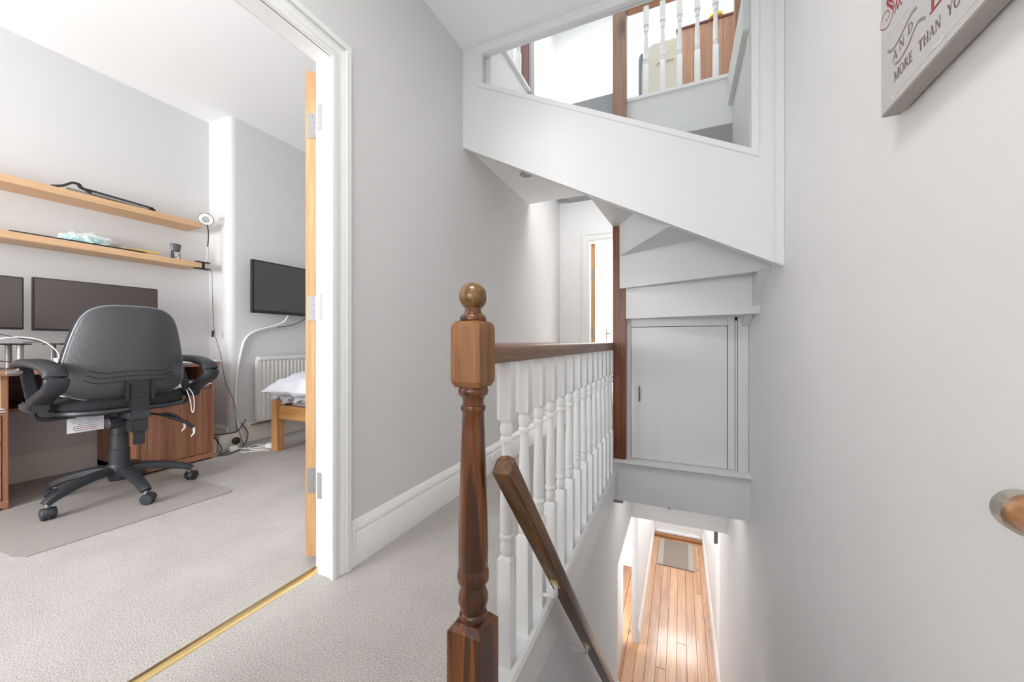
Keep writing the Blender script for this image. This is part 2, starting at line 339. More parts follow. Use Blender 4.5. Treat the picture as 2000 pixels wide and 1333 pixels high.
# study door leaf standing open, seen edge-on
dr = thing('door_1', (-1.335, 1.075, 0), 'white study door standing open, seen along its bare pine edge with steel hinges', 'door')
dr['kind'] = 'structure'
sdir = Vector((-0.62, 0.785, 0)).normalized(); pdir = Vector((-sdir.y, sdir.x, 0)) # leaf direction, thickness direction
Apt = Vector((-1.335, 1.075, 0))
def slab(a0, a1, p0, p1, z0, z1):
    q = [Apt + sdir * a + pdir * p for a, p in ((a0, p0), (a1, p0), (a1, p1), (a0, p1))]
    return MB().prism([(v.x, v.y) for v in q], 'z', z0, z1)
slab(0.0, 0.03, 0, 0.044, 0.04, 1.985).build('edge_lipping', PINED, dr, 0.003)
slab(0.03, 0.80, 0, 0.044, 0.04, 1.985).build('leaf', SATIN, dr, 0.002)
for zc in (0.345, 1.035, 1.765):
    hp = slab(-0.0025, 0.001, 0.004, 0.036, zc - 0.05, zc + 0.05).build('hinge', CHROME, dr, 0.0005)
    k0 = Apt - sdir * 0.006 + pdir * 0.001
    for q in range(5):
        z0 = zc - 0.05 + q * 0.02
        MB().lathe([(0.0055, z0 + 0.0006), (0.0055, z0 + 0.0194)], (k0.x, k0.y, 0), 12).build('knuckle', CHROME, hp)
    MB().box(-1.2845, -1.262, 1.0325, 1.0355, zc - 0.05, zc + 0.05).build('hinge_leaf', CHROME, hp)
    for dz, pp in ((-0.04, 0.012), (-0.014, 0.02), (0.014, 0.012), (0.04, 0.016)):
        c = Apt + pdir * pp - sdir * 0.003
        MB().add(*(lambda v: (v, [(0, 1, 2, 3, 4, 5)]))([tuple(c + pdir * 0.0026 * math.cos(k * 1.047) + Vector((0, 0, zc + dz + 0.0026 * math.sin(k * 1.047)))) for k in range(6)])).build('screw', PEWTER, hp)
# threshold strip
tag(MB().prism([(-1.338, 0.0), (-1.334, 0.004), (-1.322, 0.007), (-1.310, 0.007), (-1.298, 0.004), (-1.294, 0.0)], 'y', 0.236, 1.078).build('threshold_strip', BRASS, None), 'narrow polished brass carpet strip across the study doorway', 'threshold strip')
# baseboards: landing
SKP = [(0, 0), (0.020, 0), (0.020, 0.125), (0.016, 0.130), (0.018, 0.142), (0.014, 0.156), (0.007, 0.164), (0.004, 0.175), (0, 0.178)]
def skirting(name, p0, p1, nrm, mat=TRIMW, z=0.0, k=1.0):
    p0, p1 = Vector((*p0, z)), Vector((*p1, z)); n = Vector((*nrm, 0)); r = []
    for p in (p0, p1): r.append([tuple(p + n * a * k + Vector((0, 0, h * k))) for a, h in SKP])
    return struct(name, MB().loft(r), mat)
skirting('baseboard_left', (LW, 1.114), (LW, 4.0), (1, 0))
struct('baseboard_left_block', MB().box(LW - 0.001, LW + 0.024, 1.112, 1.135, 0, 0.166), TRIMW, bevel=0.003)
skirting('baseboard_end', (LW, 4.0), (-0.98, 4.0), (0, -1))
# bedroom door casing
struct('trim_5', frame_sweep(-0.885, -0.15, 1.97, ARCH, lambda x, z, h: (x, 4.0 - h, z)) , GLOSS)
struct('trim_6', MB().prism([(-0.905, 0), (-0.905, 1.99), (-0.13, 1.99), (-0.13, 0), (-0.155, 0), (-0.155, 1.965), (-0.88, 1.965), (-0.88, 0)], 'y', 3.995, 4.1), GLOSS)

# landing edge (string) and stairwell
struct('trim_7', MB().box(-0.462, -0.402, 0.72, 2.63, -0.14, 0.035), TRIMW, bevel=0.004)
struct('trim_8', MB().prism([(-0.402, 0.014), (-0.390, 0.018), (-0.386, 0.030), (-0.392, 0.042), (-0.402, 0.046), (-0.404, 0.014)], 'y', 0.72, 2.60), TRIMW)
lw = MB().prism([(0.2, -2.95), (2.90, -2.95), (2.90, -0.77), (3.80, -0.77), (3.80, -0.14), (0.2, -0.14)], 'x', -0.57, -0.432)
struct('wall_stairwell', lw, WALLR)
struct('wall_stair_top', MB().box(-0.43, 0.42, 0.55, 0.70, -2.75, -0.02), WALLR)
struct('beam', MB().box(-0.6, 0.38, 3.76, 3.90, -0.765, -0.2), WALLR)
struct('ceiling_downstairs', MB().box(-1.9, 0.5, 2.69, 7.9, -0.16, -0.08), CEIL)
struct('trim_9', MB().box(-0.44, 0.40, 2.62, 2.70, -0.165, 0.092), SATIN, bevel=0.003)
struct('trim_10', MB().prism([(2.575, 0.100), (2.575, 0.112), (2.585, 0.118), (2.70, 0.118), (2.70, 0.085), (2.612, 0.085), (2.600, 0.094), (2.585, 0.096)], 'x', -0.41, 0.40), SATIN)
struct('floor_cupboard', MB().box(-0.36, 0.4, 2.70, 4.0, 0.02, 0.10), CARPET)

# downstairs hall
Z0 = -2.75
struct('wall_hall_left', MB().box(-0.548, -0.475, 4.81, 7.75, Z0, -0.2), WALLR)
struct('wall_hall_left_header', MB().box(-0.548, -0.475, 3.85, 4.82, -0.75, -0.2), WALLR)
struct('wall_hall_end', MB().prism([(-0.6, Z0), (-0.43, Z0), (-0.43, -0.62), (0.33, -0.62), (0.33, Z0), (0.5, Z0), (0.5, -0.2), (-0.6, -0.2)], 'y', 7.70, 7.85), WALLR)
skirting('baseboard_hall_left', (-0.475, 4.81), (-0.475, 7.7), (1, 0), GLOSS, Z0)
skirting('baseboard_hall_right', (0.37, 3.0), (0.37, 7.7), (-1, 0), GLOSS, Z0)
struct('wall_side_room', MB().prism([(-1.9, 2.4), (-0.57, 2.4), (-0.57, 2.5), (-1.8, 2.5), (-1.8, 6.4), (-0.55, 6.4), (-0.55, 6.5), (-1.9, 6.5)], 'z', Z0, -0.2), WALLR)
fl = struct('floor_downstairs', MB().box(-1.9, 0.5, 0.2, 7.85, Z0 - 0.2, Z0 - 0.024), plain('joint_brown', (0.10, 0.05, 0.025), 0.8))
xs = [-0.60, -0.475, -0.372, -0.262, -0.152, -0.045, 0.062, 0.170, 0.278, 0.38]
for i in range(len(xs) - 1):
    cuts = [3.2, 7.7] if i not in (5, 7, 3) else ([3.2, 5.02, 7.7] if i == 5 else ([3.2, 6.1, 7.7] if i == 7 else [3.2, 4.55, 7.7]))
    for j in range(len(cuts) - 1):
        MB().box(xs[i] + 0.0012, xs[i + 1] - 0.0012, cuts[j] + 0.0015, cuts[j + 1] - 0.0015, Z0 - 0.024, Z0 + random.uniform(-0.0012, 0.0008)).build('floorboard', BOARDS[(i * 2 + j) % 3], fl, 0.0015, 1)
for i in range(10):
    x1 = -0.60 - i * 0.115
    MB().box(x1 - 0.113, x1 - 0.002, 2.5, 6.4, Z0 - 0.024, Z0).build('floorboard', BOARDS[i % 3], fl, 0.0015, 1)

# ---------------------------------------------------------------- structure: study
RX = -3.88; BX = -3.57
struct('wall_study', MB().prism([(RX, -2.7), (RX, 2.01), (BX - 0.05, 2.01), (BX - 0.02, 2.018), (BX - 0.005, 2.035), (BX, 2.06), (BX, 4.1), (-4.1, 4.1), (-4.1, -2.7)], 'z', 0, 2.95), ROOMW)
struct('wall_study_end', MB().box(-3.9, -1.33, 4.0, 4.1, 0, 2.95), ROOMW)
struct('wall_study_window', MB().prism([(-3.9, 0), (-1.33, 0), (-1.33, 2.95), (-3.9, 2.95), (-3.9, 2.4), (-1.75, 2.4), (-1.75, 0.8), (-3.35, 0.8), (-3.35, 2.4), (-3.9, 2.4)], 'y', -2.7, -2.55), ROOMW)
struct('ceiling_study', MB().box(-3.95, -1.33, -2.7, 4.1, 2.87, 2.95), CEIL)
skirting('baseboard_study', (RX, -2.5), (RX, 2.0), (1, 0), CREAM, 0, 0.95)
skirting('baseboard_breast', (BX, 2.14), (BX, 4.0), (1, 0), CREAM, 0, 0.95)
skirting('baseboard_breast_side', (RX, 2.01), (BX - 0.02, 2.01), (0, -1), CREAM, 0, 0.95)
wf = struct('window_2', MB().prism([(-3.35, 0.8), (-1.75, 0.8), (-1.75, 2.4), (-3.35, 2.4), (-3.35, 2.34), (-1.81, 2.34), (-1.81, 0.86), (-3.29, 0.86), (-3.29, 2.34), (-3.35, 2.34)], 'y', -2.68, -2.6), GLOSS)
MB().box(-3.29, -1.81, -2.645, -2.64, 0.86, 2.34).build('pane', GLASS, wf)
wf = struct('added_window', MB().prism([(-1.05, 0.65), (0.25, 0.65), (0.25, 2.45), (-1.05, 2.45), (-1.05, 2.39), (0.19, 2.39), (0.19, 0.71), (-0.99, 0.71), (-0.99, 2.39), (-1.05, 2.39)], 'y', BACK - 0.12, BACK - 0.05), GLOSS)  # unseen window added to go with the landing fill light
MB().box(-0.99, 0.19, BACK - 0.09, BACK - 0.085, 0.71, 2.39).build('pane', GLASS, wf)

# ---------------------------------------------------------------- structure: bedroom at the end of the landing
struct('wall_bedroom', MB().prism([(-2.0, 4.1), (-2.0, 6.6), (0.7, 6.6), (0.7, 4.1), (0.8, 4.1), (0.8, 6.7), (-2.1, 6.7), (-2.1, 4.1)], 'z', 0, 2.5), WALLR)
struct('floor_bedroom', MB().box(-2.1, 0.8, 4.1, 6.7, -0.15, 0), CARPET)
struct('ceiling_bedroom', MB().box(-2.1, 0.8, 4.1, 6.7, 2.45, 2.5), CEIL)
d2 = thing('door_2', (-0.875, 4.1, 0), 'bedroom door opened inwards, pine edge and steel hinges beside the white casing', 'door'); d2['kind'] = 'structure'
MB().box(-0.880, -0.842, 4.075, 4.10, 0.01, 1.955).build('edge_lipping', PINED, d2, 0.002)
MB().box(-0.880, -0.842, 4.10, 4.84, 0.01, 1.955).build('leaf', CREAM, d2, 0.002)
for zc in (0.25, 1.0, 1.62):
    MB().box(-0.882, -0.852, 4.071, 4.076, zc - 0.06, zc + 0.06).build('hinge', CHROME, d2)
hd = MB().box(-0.842, -0.834, 4.74, 4.775, 0.90, 1.06).build('handle', PEWTER, d2, 0.002)
MB().tube([(-0.836, 4.757, 1.0), (-0.79, 4.757, 1.0), (-0.785, 4.72, 1.0), (-0.785, 4.65, 1.0)], 0.008).build('lever', PEWTER, hd)

# ---------------------------------------------------------------- loft above
struct('wall_loft_rear', MB().box(-1.40, 0.6, 4.2, 4.3, 2.51, 4.6), WALLR)
struct('wall_loft_left', MB().box(-1.40, -1.33, 2.0, 4.3, 2.95, 4.6), WALLR)
struct('wall_loft_front', MB().box(-1.33, 0.6, 2.04, 2.10, 2.72, 4.6), WALLR)
struct('ceiling_loft', MB().box(-1.40, 0.6, 2.0, 4.3, 4.5, 4.6), CEIL)
struct('floor_loft', MB().box(-1.10, -0.425, 2.66, 4.2, 2.40, 2.607), CARPETG)
struct('floor_loft_landing', MB().box(-0.33, 0.45, 2.668, 4.2, 2.235, 2.50), SATIN)
struct('floor_loft_upper', MB().box(-1.215, -1.10, 2.04, 4.2, 2.60, 2.74), CARPETG)
struct('trim_11', MB().box(-0.34, 0.42, 2.650, 2.668, 2.232, 2.51), SATIN, bevel=0.002)
struct('wall_loft_stair', MB().box(-1.115, -1.05, 2.04, 2.66, 2.12, 2.775), SATIN)
struct('wall_loft_pier', MB().box(0.286, 0.45, 2.04, 2.645, 1.4, 2.34), SATIN)
struct('trim_12', MB().box(0.262, 0.45, 2.04, 2.65, 2.34, 2.53), SATIN, bevel=0.004)

# ================================================================ THINGS
# ---------------------------------------------------------------- turned posts
def turned(profile, cx, cy, n=24):
    """profile rows: (z, size, kind) kind s = square half width, r = round radius"""
    rings = []
    for z, h, k in profile:
        ring = []
        for i in range(n):
            a = 2 * math.pi * (i + 0.0) / n; c, s_ = math.cos(a), math.sin(a)
            rr = h / max(abs(c), abs(s_)) if k == 's' else h
            ring.append((cx + rr * c, cy + rr * s_, z))
        rings.append(ring)
    return MB().loft(rings)
NX, NY = -0.43, 0.75
bal = thing('balustrade', (NX, NY, 0), 'landing balustrade with dark turned newel, brown handrail and white turned spindles', 'balustrade')
turned([(-0.22, .0425, 's'), (0.258, .0425, 's'), (0.262, .0415, 's'), (0.276, .029, 's')], NX, NY, 32).build('newel_base', DARKW, bal, smooth=18)
np_ = turned([(0.270, .030, 'r'), (0.275, .030, 'r'), (0.284, .0325, 'r'), (0.292, .030, 'r'), (0.294, .027, 'r'), (0.300, .029, 'r'), (0.318, .0345, 'r'),
    (0.332, .0330, 'r'), (0.350, .0270, 'r'), (0.355, .026, 'r'), (0.358, .033, 'r'), (0.366, .0362, 'r'), (0.380, .0362, 'r'), (0.390, .033, 'r'), (0.394, .0315, 'r'), (0.398, .0335, 'r'), (0.44, .0340, 'r'),
    (0.52, .0325, 'r'), (0.62, .029, 'r'), (0.70, .0262, 'r'), (0.742, .0248, 'r'), (0.745, .0275, 'r'), (0.750, .0285, 'r'), (0.756, .0275, 'r'), (0.758, .024, 'r'), (0.768, .0235, 'r'), (0.778, .028, 'r'),
    (0.781, .033, 'r'), (0.789, .0345, 'r'), (0.797, .033, 'r'), (0.800, .029, 'r')], NX, NY, 32).build('newel_post', DARKW, bal, smooth=50)
turned([(0.799, .0300, 's'), (0.812, .0365, 's'), (0.926, .0365, 's'), (0.938, .0345, 's'), (0.945, .0300, 's'), (0.947, .024, 's')], NX, NY, 32).build('newel_block', WORNW, np_, smooth=25)
turned([(0.945, .028, 'r'), (0.948, .0305, 'r'), (0.955, .0305, 'r'), (0.959, .028, 'r'), (0.963, .0225, 'r'), (0.970, .019, 'r'), (0.976, .0185, 'r')], NX, NY, 32).build('collar', DARKW, np_)
prof = []
for k in range(17):
    a = -math.pi / 2 + math.pi * k / 16
    prof.append((max(0.0325 * math.cos(a), 0.0004), 1.0025 + 0.0325 * math.sin(a)))
MB().lathe(prof, (NX, NY, 0), 32).build('ball_finial', BALLW, np_)
RP = [(-.029, .0), (-.029, .018), (-.026, .036), (-.017, .046), (0, .049), (.017, .046), (.026, .036), (.029, .018), (.029, .0)]
MB().loft([[(NX + a, y, 0.848 + b) for a, b in RP] for y in (0.786, 1.4, 2.0, 2.603)]).build('handrail', RAILW, bal)
BP = [(0.035, .0195, 's'), (0.318, .0195, 's'), (0.326, .0135, 'r'), (0.332, .0165, 'r'), (0.345, .0185, 'r'), (0.358, .0165, 'r'), (0.368, .0145, 'r'), (0.370, .0190, 'r'), (0.376, .0198, 'r'), (0.382, .0190, 'r'),
      (0.384, .0170, 'r'), (0.42, .0180, 'r'), (0.48, .0172, 'r'), (0.56, .0145, 'r'), (0.628, .0115, 'r'), (0.630, .0165, 'r'), (0.637, .0178, 'r'), (0.644, .0165, 'r'), (0.646, .0140, 'r'), (0.656, .0172, 'r'), (0.668, .0178, 'r'), (0.680, .0150, 'r'), (0.684, .0145, 'r'), (0.692, .0195, 's'), (0.852, .0195, 's')]
b0 = turned(BP, NX, 0.93, 16).build('spindle', GLOSS, bal, smooth=45)
for k in range(1, 14): inst(b0, bal, (0, 0.126 * k, 0))

# tall post of the winding stair
pst = MB().box(-0.418, -0.335, 2.60, 2.685, 0.119, 2.10).build('stair_newel_post', POSTW, None, 0.003)
tag(pst, 'tall square red-brown wooden post rising from landing through the white winding stair', 'post')
MB().box(-0.418, -0.335, 2.60, 2.685, 2.10, 3.55).build('upper_section', LITPOST, pst, 0.003)['label'] = 'upper length behind the glass, brighter light painted into its brown'

# cupboard under the winders
cb = thing('cupboard', (0.0, 2.66, 0.1), 'white built-in cupboard with flush door beneath the winding stair', 'cupboard')
MB().box(-0.34, -0.308, 2.662, 2.69, 0.118, 1.06).build('frame', SATIN, cb, 0.002)
MB().box(0.262, 0.30, 2.662, 2.69, 0.118, 1.06).build('frame', SATIN, cb, 0.002)
MB().box(-0.309, 0.263, 2.662, 2.69, 1.000, 1.06).build('frame', SATIN, cb, 0.002)
MB().box(0.302, 0.312, 2.650, 2.69, 0.118, 1.03).build('bead', SATIN, cb, 0.003)
MB().box(0.314, 0.369, 2.642, 2.69, 0.118, 1.06).build('side_post', SATIN, cb, 0.003)
MB().box(-0.34, 0.369, 2.69, 2.70, 0.1, 1.06).build('back_panel', BLACK, cb)
cd = MB().box(-0.305, 0.258, 2.655, 2.685, 0.120, 0.996).build('door', SATIN, cb, 0.003)
MB().tube(smooth_path([(-0.252, 2.655, 0.600), (-0.252, 2.640, 0.590), (-0.250, 2.630, 0.553), (-0.252, 2.640, 0.516), (-0.252, 2.655, 0.506)], 5), 0.0045, 8).build('handle', PEWTER, cd)

# winding staircase seen from below
st = thing('staircase', (-0.38, 2.62, 1.05), 'white painted underside of winding stairs climbing over the cupboard and landing', 'staircase')
def riser(p, q, z0, z1, t=0.03):
    p, q = Vector((*p, 0)), Vector((*q, 0)); n = Vector((-(q - p).y, (q - p).x, 0)).normalized() * t
    pts = [p, q, q + n, p + n]
    MB().prism([(v.x, v.y) for v in pts], 'z', z0, z1).build('riser', SATIN, st, 0.0015)
def tread(pts, z): MB().prism(pts, 'z', z, z + 0.028).build('tread', SATIN, st)
PV = (-0.355, 2.610)
MB().prism([(-0.345, 2.62), (0.384, 2.41), (0.372, 2.68), (-0.345, 2.68)], 'z', 1.052, 1.06).build('soffit_board', SATIN, st)
riser((-0.345, 2.612), (0.386, 2.39), 1.052, 1.285)
tread([(-0.36, 2.600), (0.397, 2.20), (0.386, 2.45), (-0.345, 2.66)], 1.262)
riser((-0.372, 2.585), (0.398, 2.195), 1.252, 1.478)
tread([(-0.372, 2.59), (-0.07, 2.03), (0.405, 2.03), (0.398, 2.25), (-0.34, 2.59)], 1.472)
riser((-0.372, 2.583), (-0.055, 2.01), 1.466, 1.69, 0.022)
tread([(-0.414, 2.598), (-0.445, 2.01), (-0.05, 2.01), (-0.345, 2.598)], 1.672)
riser((-0.418, 2.64), (-0.447, 2.01), 1.674, 2.12)
MB().prism([(2.20, 1.262), (2.415, 1.075), (2.445, 1.11), (2.42, 1.262)], 'x', 0.352, 0.40).build('wall_string', SATIN, st, 0.002)
MB().prism([(2.50, 1.052), (2.655, 0.985), (2.68, 1.052)], 'x', 0.335, 0.374).build('wall_string', SATIN, st, 0.002)
# wall handrail of the lower flight
d = Vector((0, 0.647, -0.762)).normalized(); nt_ = Vector((0, 0.762, 0.647)).normalized()
hb = Vector((-0.342, 0.7085, 0.624))
HS = [(-.0225, .004), (-.0185, 0), (.0185, 0), (.0225, .004), (.0225, .036), (.015, .046), (0, .049), (-.015, .046), (-.0225, .036)]
wr = thing('wall_handrail', tuple(hb), 'dark oak handrail sloping down the stairwell on white brackets beside the spindles', 'handrail')
wr.rotation_euler = (R(40.3), 0, 0); _W[wr.name] = Matrix.Translation(hb) @ Matrix.Rotation(R(40.3), 4, 'X')
def hsec(t, k=1.0): return [tuple(hb + d * t + Vector((1, 0, 0)) * a * k + nt_ * (0.0245 + (b - 0.0245) * k)) for a, b in HS]
MB().loft([hsec(0.0, 0.90), hsec(0.003, 1.0), hsec(1.2), hsec(3.2)]).build('rail', WALLRAIL, wr)
for t in (0.586, 1.219, 1.9, 2.7):
    p = hb + d * t
    bk = MB().tube(smooth_path([tuple(p + nt_ * -0.002), tuple(p + Vector((-.002, .012, -.03))), tuple(p + Vector((-.012, .035, -.062))), (-0.385, p.y + 0.062, p.z - 0.085), (-0.404 if p.z > 0.05 else -0.434, p.y + 0.075, p.z - 0.095)], 4), 0.006, 8).build('bracket', WHITEP, wr)
    q = [tuple(p + d * a + Vector((b, 0, 0)) + nt_ * c) for c in (-0.003, 0.0005) for a, b in ((-.028, -.011), (.028, -.011), (.028, .011), (-.028, .011))]
    MB().add(q, [(0, 1, 2, 3), (7, 6, 5, 4), (0, 4, 5, 1), (1, 5, 6, 2), (2, 6, 7, 3), (3, 7, 4, 0)]).build('mounting_plate', BRASS, bk)

# rail on the right wall, only its end showing
rr = thing('wall_rail', (0.345, 0.62, 0.7), 'round wooden wall rail with satin metal end cap on right wall', 'handrail')
MB().lathe([(0.0200, -1.15), (0.0200, -0.012)], (0.345, 0.619, 0.712), 24, 'y').build('rail', wood('orange_rail_wood', ((0.28, 0.11, 0.03), (0.40, 0.17, 0.05), (0.50, 0.25, 0.09)), 'y', 26, 0.05, 0.3, 0.1, coat=0.4), rr)
ec = MB().lathe([(0.0202, -0.019), (0.0240, -0.019), (0.0240, -0.006), (0.0228, 0.000), (0.019, 0.004), (0.012, 0.006), (0.0005, 0.0065)], (0.345, 0.619, 0.712), 28, 'y').build('end_cap', NICKEL, rr)
MB().lathe([(0.014, 0), (0.012, 0.060), (0.022, 0.065), (0.022, 0.070)], (0.340, 0.60, 0.712), 16, 'x').build('wall_fixing', NICKEL, rr)

# ---------------------------------------------------------------- canvas picture
PX = 0.374; PY1 = 1.017; PZ0 = 1.358
pic = thing('canvas_picture', (0.40, PY1, PZ0), 'grey canvas print with red and mauve lettering hung on right wall', 'picture')
MB().box(PX, 0.404, 0.22, PY1, PZ0, 2.0).build('canvas', CANVAS, pic, 0.002)
MB().box(PX + 0.001, 0.4035, 0.222, PY1 - 0.002, PZ0 - 0.0006, PZ0 + 0.002).build('lower_edge', CANVASE, pic)
MB().box(PX + 0.012, 0.412, 0.24, PY1 - 0.02, PZ0 + 0.0015, PZ0 + 0.02)
def ribbon(pts, w, lift=0.0006):
    """flat printed stroke on the canvas face, pts in (s along, h up), w width or widths"""
    mb = MB(); n = len(pts); vs = []
    for i, (s_, h) in enumerate(pts):
        a, b = pts[max(i - 1, 0)], pts[min(i + 1, n - 1)]
        tx, ty = b[0] - a[0], b[1] - a[1]; L = math.hypot(tx, ty) or 1
        ww = (w[i] if isinstance(w, (list, tuple)) else w) / 2
        nx, ny = -ty / L * ww, tx / L * ww
        vs += [(PX - lift, 1.013 - (s_ + nx), 1.355 + h + ny), (PX - lift, 1.013 - (s_ - nx), 1.355 + h - ny)]
    return vs, [(2 * i, 2 * i + 1, 2 * i + 3, 2 * i + 2) for i in range(n - 1)]
def curve2(pts, n=6): return [(p.x, p.y) for p in smooth_path([(a, b, 0) for a, b in pts], n)]
TK, TN = 0.17, 0.07
GLY = {
 'M': (1.05, [([(.12, 0), (.12, 1)], TN), ([(.12, 1), (.52, .05)], TK), ([(.52, .05), (.92, 1)], TN), ([(.92, 1), (.92, 0)], TK), ([(0, .03), (.24, .03)], .06), ([(.78, .03), (1.05, .03)], .06), ([(0, .97), (.2, .97)], .06), ([(.85, .97), (1.04, .97)], .06)]),
 'O': (0.86, [([(.43 + .36 * math.cos(k * math.pi / 8), .5 + .49 * math.sin(k * math.pi / 8)) for k in range(17)], [TN + .09 * abs(math.cos(k * math.pi / 8)) for k in range(17)])]),
 'R': (0.8, [([(.15, 0), (.15, 1)], TK), ([(.15, .97), (.45, .97), (.6, .86), (.62, .74), (.58, .6), (.42, .52), (.15, .52)], .09), ([(.40, .52), (.74, .02)], TK), ([(0, .03), (.3, .03)], .06), ([(.66, .03), (.85, .03)], .06), ([(0, .97), (.2, .97)], .06)]),
 'E': (0.66, [([(.15, 0), (.15, 1)], TK), ([(0, .97), (.58, .97)], TN), ([(.15, .52), (.48, .52)], TN), ([(0, .03), (.62, .03)], TN), ([(.58, 1), (.58, .8)], .06), ([(.62, 0), (.62, .22)], .06), ([(.48, .42), (.48, .62)], .06)]),
 'T': (0.74, [([(.37, 0), (.37, 1)], TK), ([(.02, .97), (.72, .97)], TN), ([(.22, .03), (.52, .03)], .06), ([(.03, 1), (.03, .78)], .06), ([(.71, 1), (.71, .78)], .06)]),
 'H': (0.86, [([(.15, 0), (.15, 1)], TK), ([(.71, 0), (.71, 1)], TK), ([(.15, .52), (.71, .52)], TN), ([(0, .03), (.3, .03)], .06), ([(.56, .03), (.86, .03)], .06), ([(0, .97), (.3, .97)], .06), ([(.56, .97), (.86, .97)], .06)]),
 'A': (0.84, [([(.1, 0), (.42, 1)], TN), ([(.42, 1), (.74, 0)], TK), ([(.2, .34), (.62, .34)], TN), ([(0, .03), (.24, .03)], .06), ([(.6, .03), (.86, .03)], .06)]),
 'N': (0.88, [([(.14, 0), (.14, 1)], TN), ([(.1, 1), (.74, .02)], TK), ([(.74, 0), (.74, 1)], TN), ([(0, .03), (.28, .03)], .06), ([(.62, .97), (.87, .97)], .06)]),
 'Y': (0.8, [([(.4, 0), (.4, .48)], TK), ([(.1, 1), (.4, .46)], TK), ([(.4, .46), (.7, 1)], TN), ([(.26, .03), (.54, .03)], .06), ([(0, .97), (.24, .97)], .06), ([(.58, .97), (.82, .97)], .06)]),
 'U': (0.86, [([(.15, 1), (.15, .3), (.25, .08), (.44, .02), (.62, .08), (.71, .3), (.71, 1)], [TK, TK, .13, .09, .09, TN, TN]), ([(0, .97), (.3, .97)], .06), ([(.58, .97), (.84, .97)], .06)]),
 'C': (0.8, [([(.7, .78), (.6, .92), (.43, .98), (.2, .86), (.1, .5), (.2, .14), (.43, .02), (.62, .1), (.72, .26)], [.1, .08, .07, .12, TK, .12, .07, .07, .06])]),
 'D': (0.86, [([(.15, 0), (.15, 1)], TK), ([(0, .97), (.4, .97), (.66, .82), (.74, .5), (.66, .18), (.4, .03), (0, .03)], [.07, .07, .12, TK, .12, .07, .07])]),
}
def word(txt, s0, h0, size, adv=1.0, slope=0.0, mat=INKMAUVE, rise=0.0):
    mb = MB(); s_ = s0
    for ch in txt:
        if ch == ' ': s_ += 0.42 * size; continue
        wdt, strokes = GLY[ch]
        for q, (pts, w) in enumerate(strokes):
            base = h0 + (s_ - s0) * rise
            P = [(s_ + x * size * adv, base + y * size + x * size * slope) for x, y in pts]
            ws = [a * size for a in w] if isinstance(w, list) else w * size
            mb.add(*ribbon(P, ws, 0.0006 + q * 0.00003))
        s_ += (wdt + 0.12) * size * adv
    return mb.build('lettering', mat, pic)
word('MORE', 0.050, 0.0435, 0.0185, 0.91)
word('THAN', 0.132, 0.0425, 0.0185, 0.90)
word('YOU', 0.209, 0.0425, 0.0185, 0.90)
word('CRY', 0.274, 0.0425, 0.0185, 0.90)
word('A', 0.0445, 0.0845, 0.0185, 1.1, 0.0, INKMAUVE, 0.0)
word('N', 0.069, 0.0895, 0.0185, 1.05, 0.06, INKMAUVE, 0.0)
word('D', 0.098, 0.0970, 0.0175, 1.15, 0.0, INKMAUVE, 0.0)
for off in (0, 0.0035):
    f1 = curve2([(.025, .117 + off), (.040, .109 + off), (.055, .108 + off), (.081, .115 + off), (.101, .1235 + off), (.115, .126 + off), (.127, .124 + off)])
    f2 = curve2([(.052, .079 - off), (.065, .0745 - off), (.078, .0745 - off), (.101, .082 - off), (.12, .095 - off), (.135, .098 - off), (.153, .089 - off)])
    for f in (f1, f2):
        MB().add(*ribbon(f, 0.0012)).build('flourish', INKMAUVE, pic)
sc_ = curve2([(.050, .188), (.048, .197), (.040, .208), (.026, .221), (.0235, .216), (.034, .203), (.045, .190), (.044, .178), (.034, .171), (.020, .170), (.006, .1765), (-.004, .186), (0.0, .199), (.012, .2045), (.026, .200), (.0315, .190), (.026, .184), (.017, .186)], 5)
MB().add(*ribbon(sc_, [0.0055 if 8 < i < 32 else (0.0018 if i < 60 else 0.0014) for i in range(len(sc_))])).build('lettering', INKRED, pic)
mm = MB()
for P in ([(.051, .173), (.056, .185), (.060, .195)], [(.060, .195), (.0605, .184), (.063, .173)], [(.063, .173), (.067, .182), (.071, .187)], [(.071, .187), (.0725, .178), (.075, .173), (.079, .174)], [(.083, .195), (.0835, .180), (.087, .174), (.092, .178)]):
    mm.add(*ribbon(curve2(P, 4), 0.0024))
mm.build('lettering', INKRED, pic)
ll = MB()
ll.add(*ribbon([(.172, .082), (.172, .14)], 0.0065)); ll.add(*ribbon([(.164, .0835), (.205, .0835)], 0.0035, .0007)); ll.add(*ribbon([(.205, .082), (.203, .096)], 0.0028, .0008)); ll.add(*ribbon([(.164, .139), (.182, .139)], 0.003, .0007))
ll.build('lettering', INKRED, pic)
for h, s0, s1 in ((0.1465, -.003, .30), (0.0195, .048, .60)):
    MB().add(*ribbon([(s0, h), (s1, h)], 0.0012)).build('ruled_line', INKWHITE, pic)
fo = MB()
for k in range(9):
    a = k * 0.7
    fo.add(*ribbon(curve2([(.036 + .0022 * k * .6, .017 + .003 * math.sin(a)), (.040 + .0022 * k * .6, .021 + .003 * math.cos(a)), (.043 + .0014 * k, .016 + .002 * math.sin(2 * a))], 3), 0.001, .0006 + k * 1e-5))
    fo.add(*ribbon(curve2([(.166 + .0035 * k, .018 + .003 * math.sin(a)), (.169 + .0035 * k, .0235 + .002 * math.cos(a)), (.173 + .0035 * k, .017)], 3), 0.0011, .0006 + k * 1e-5))
fo.build('ornament', INKWHITE, pic)['kind'] = 'stuff'

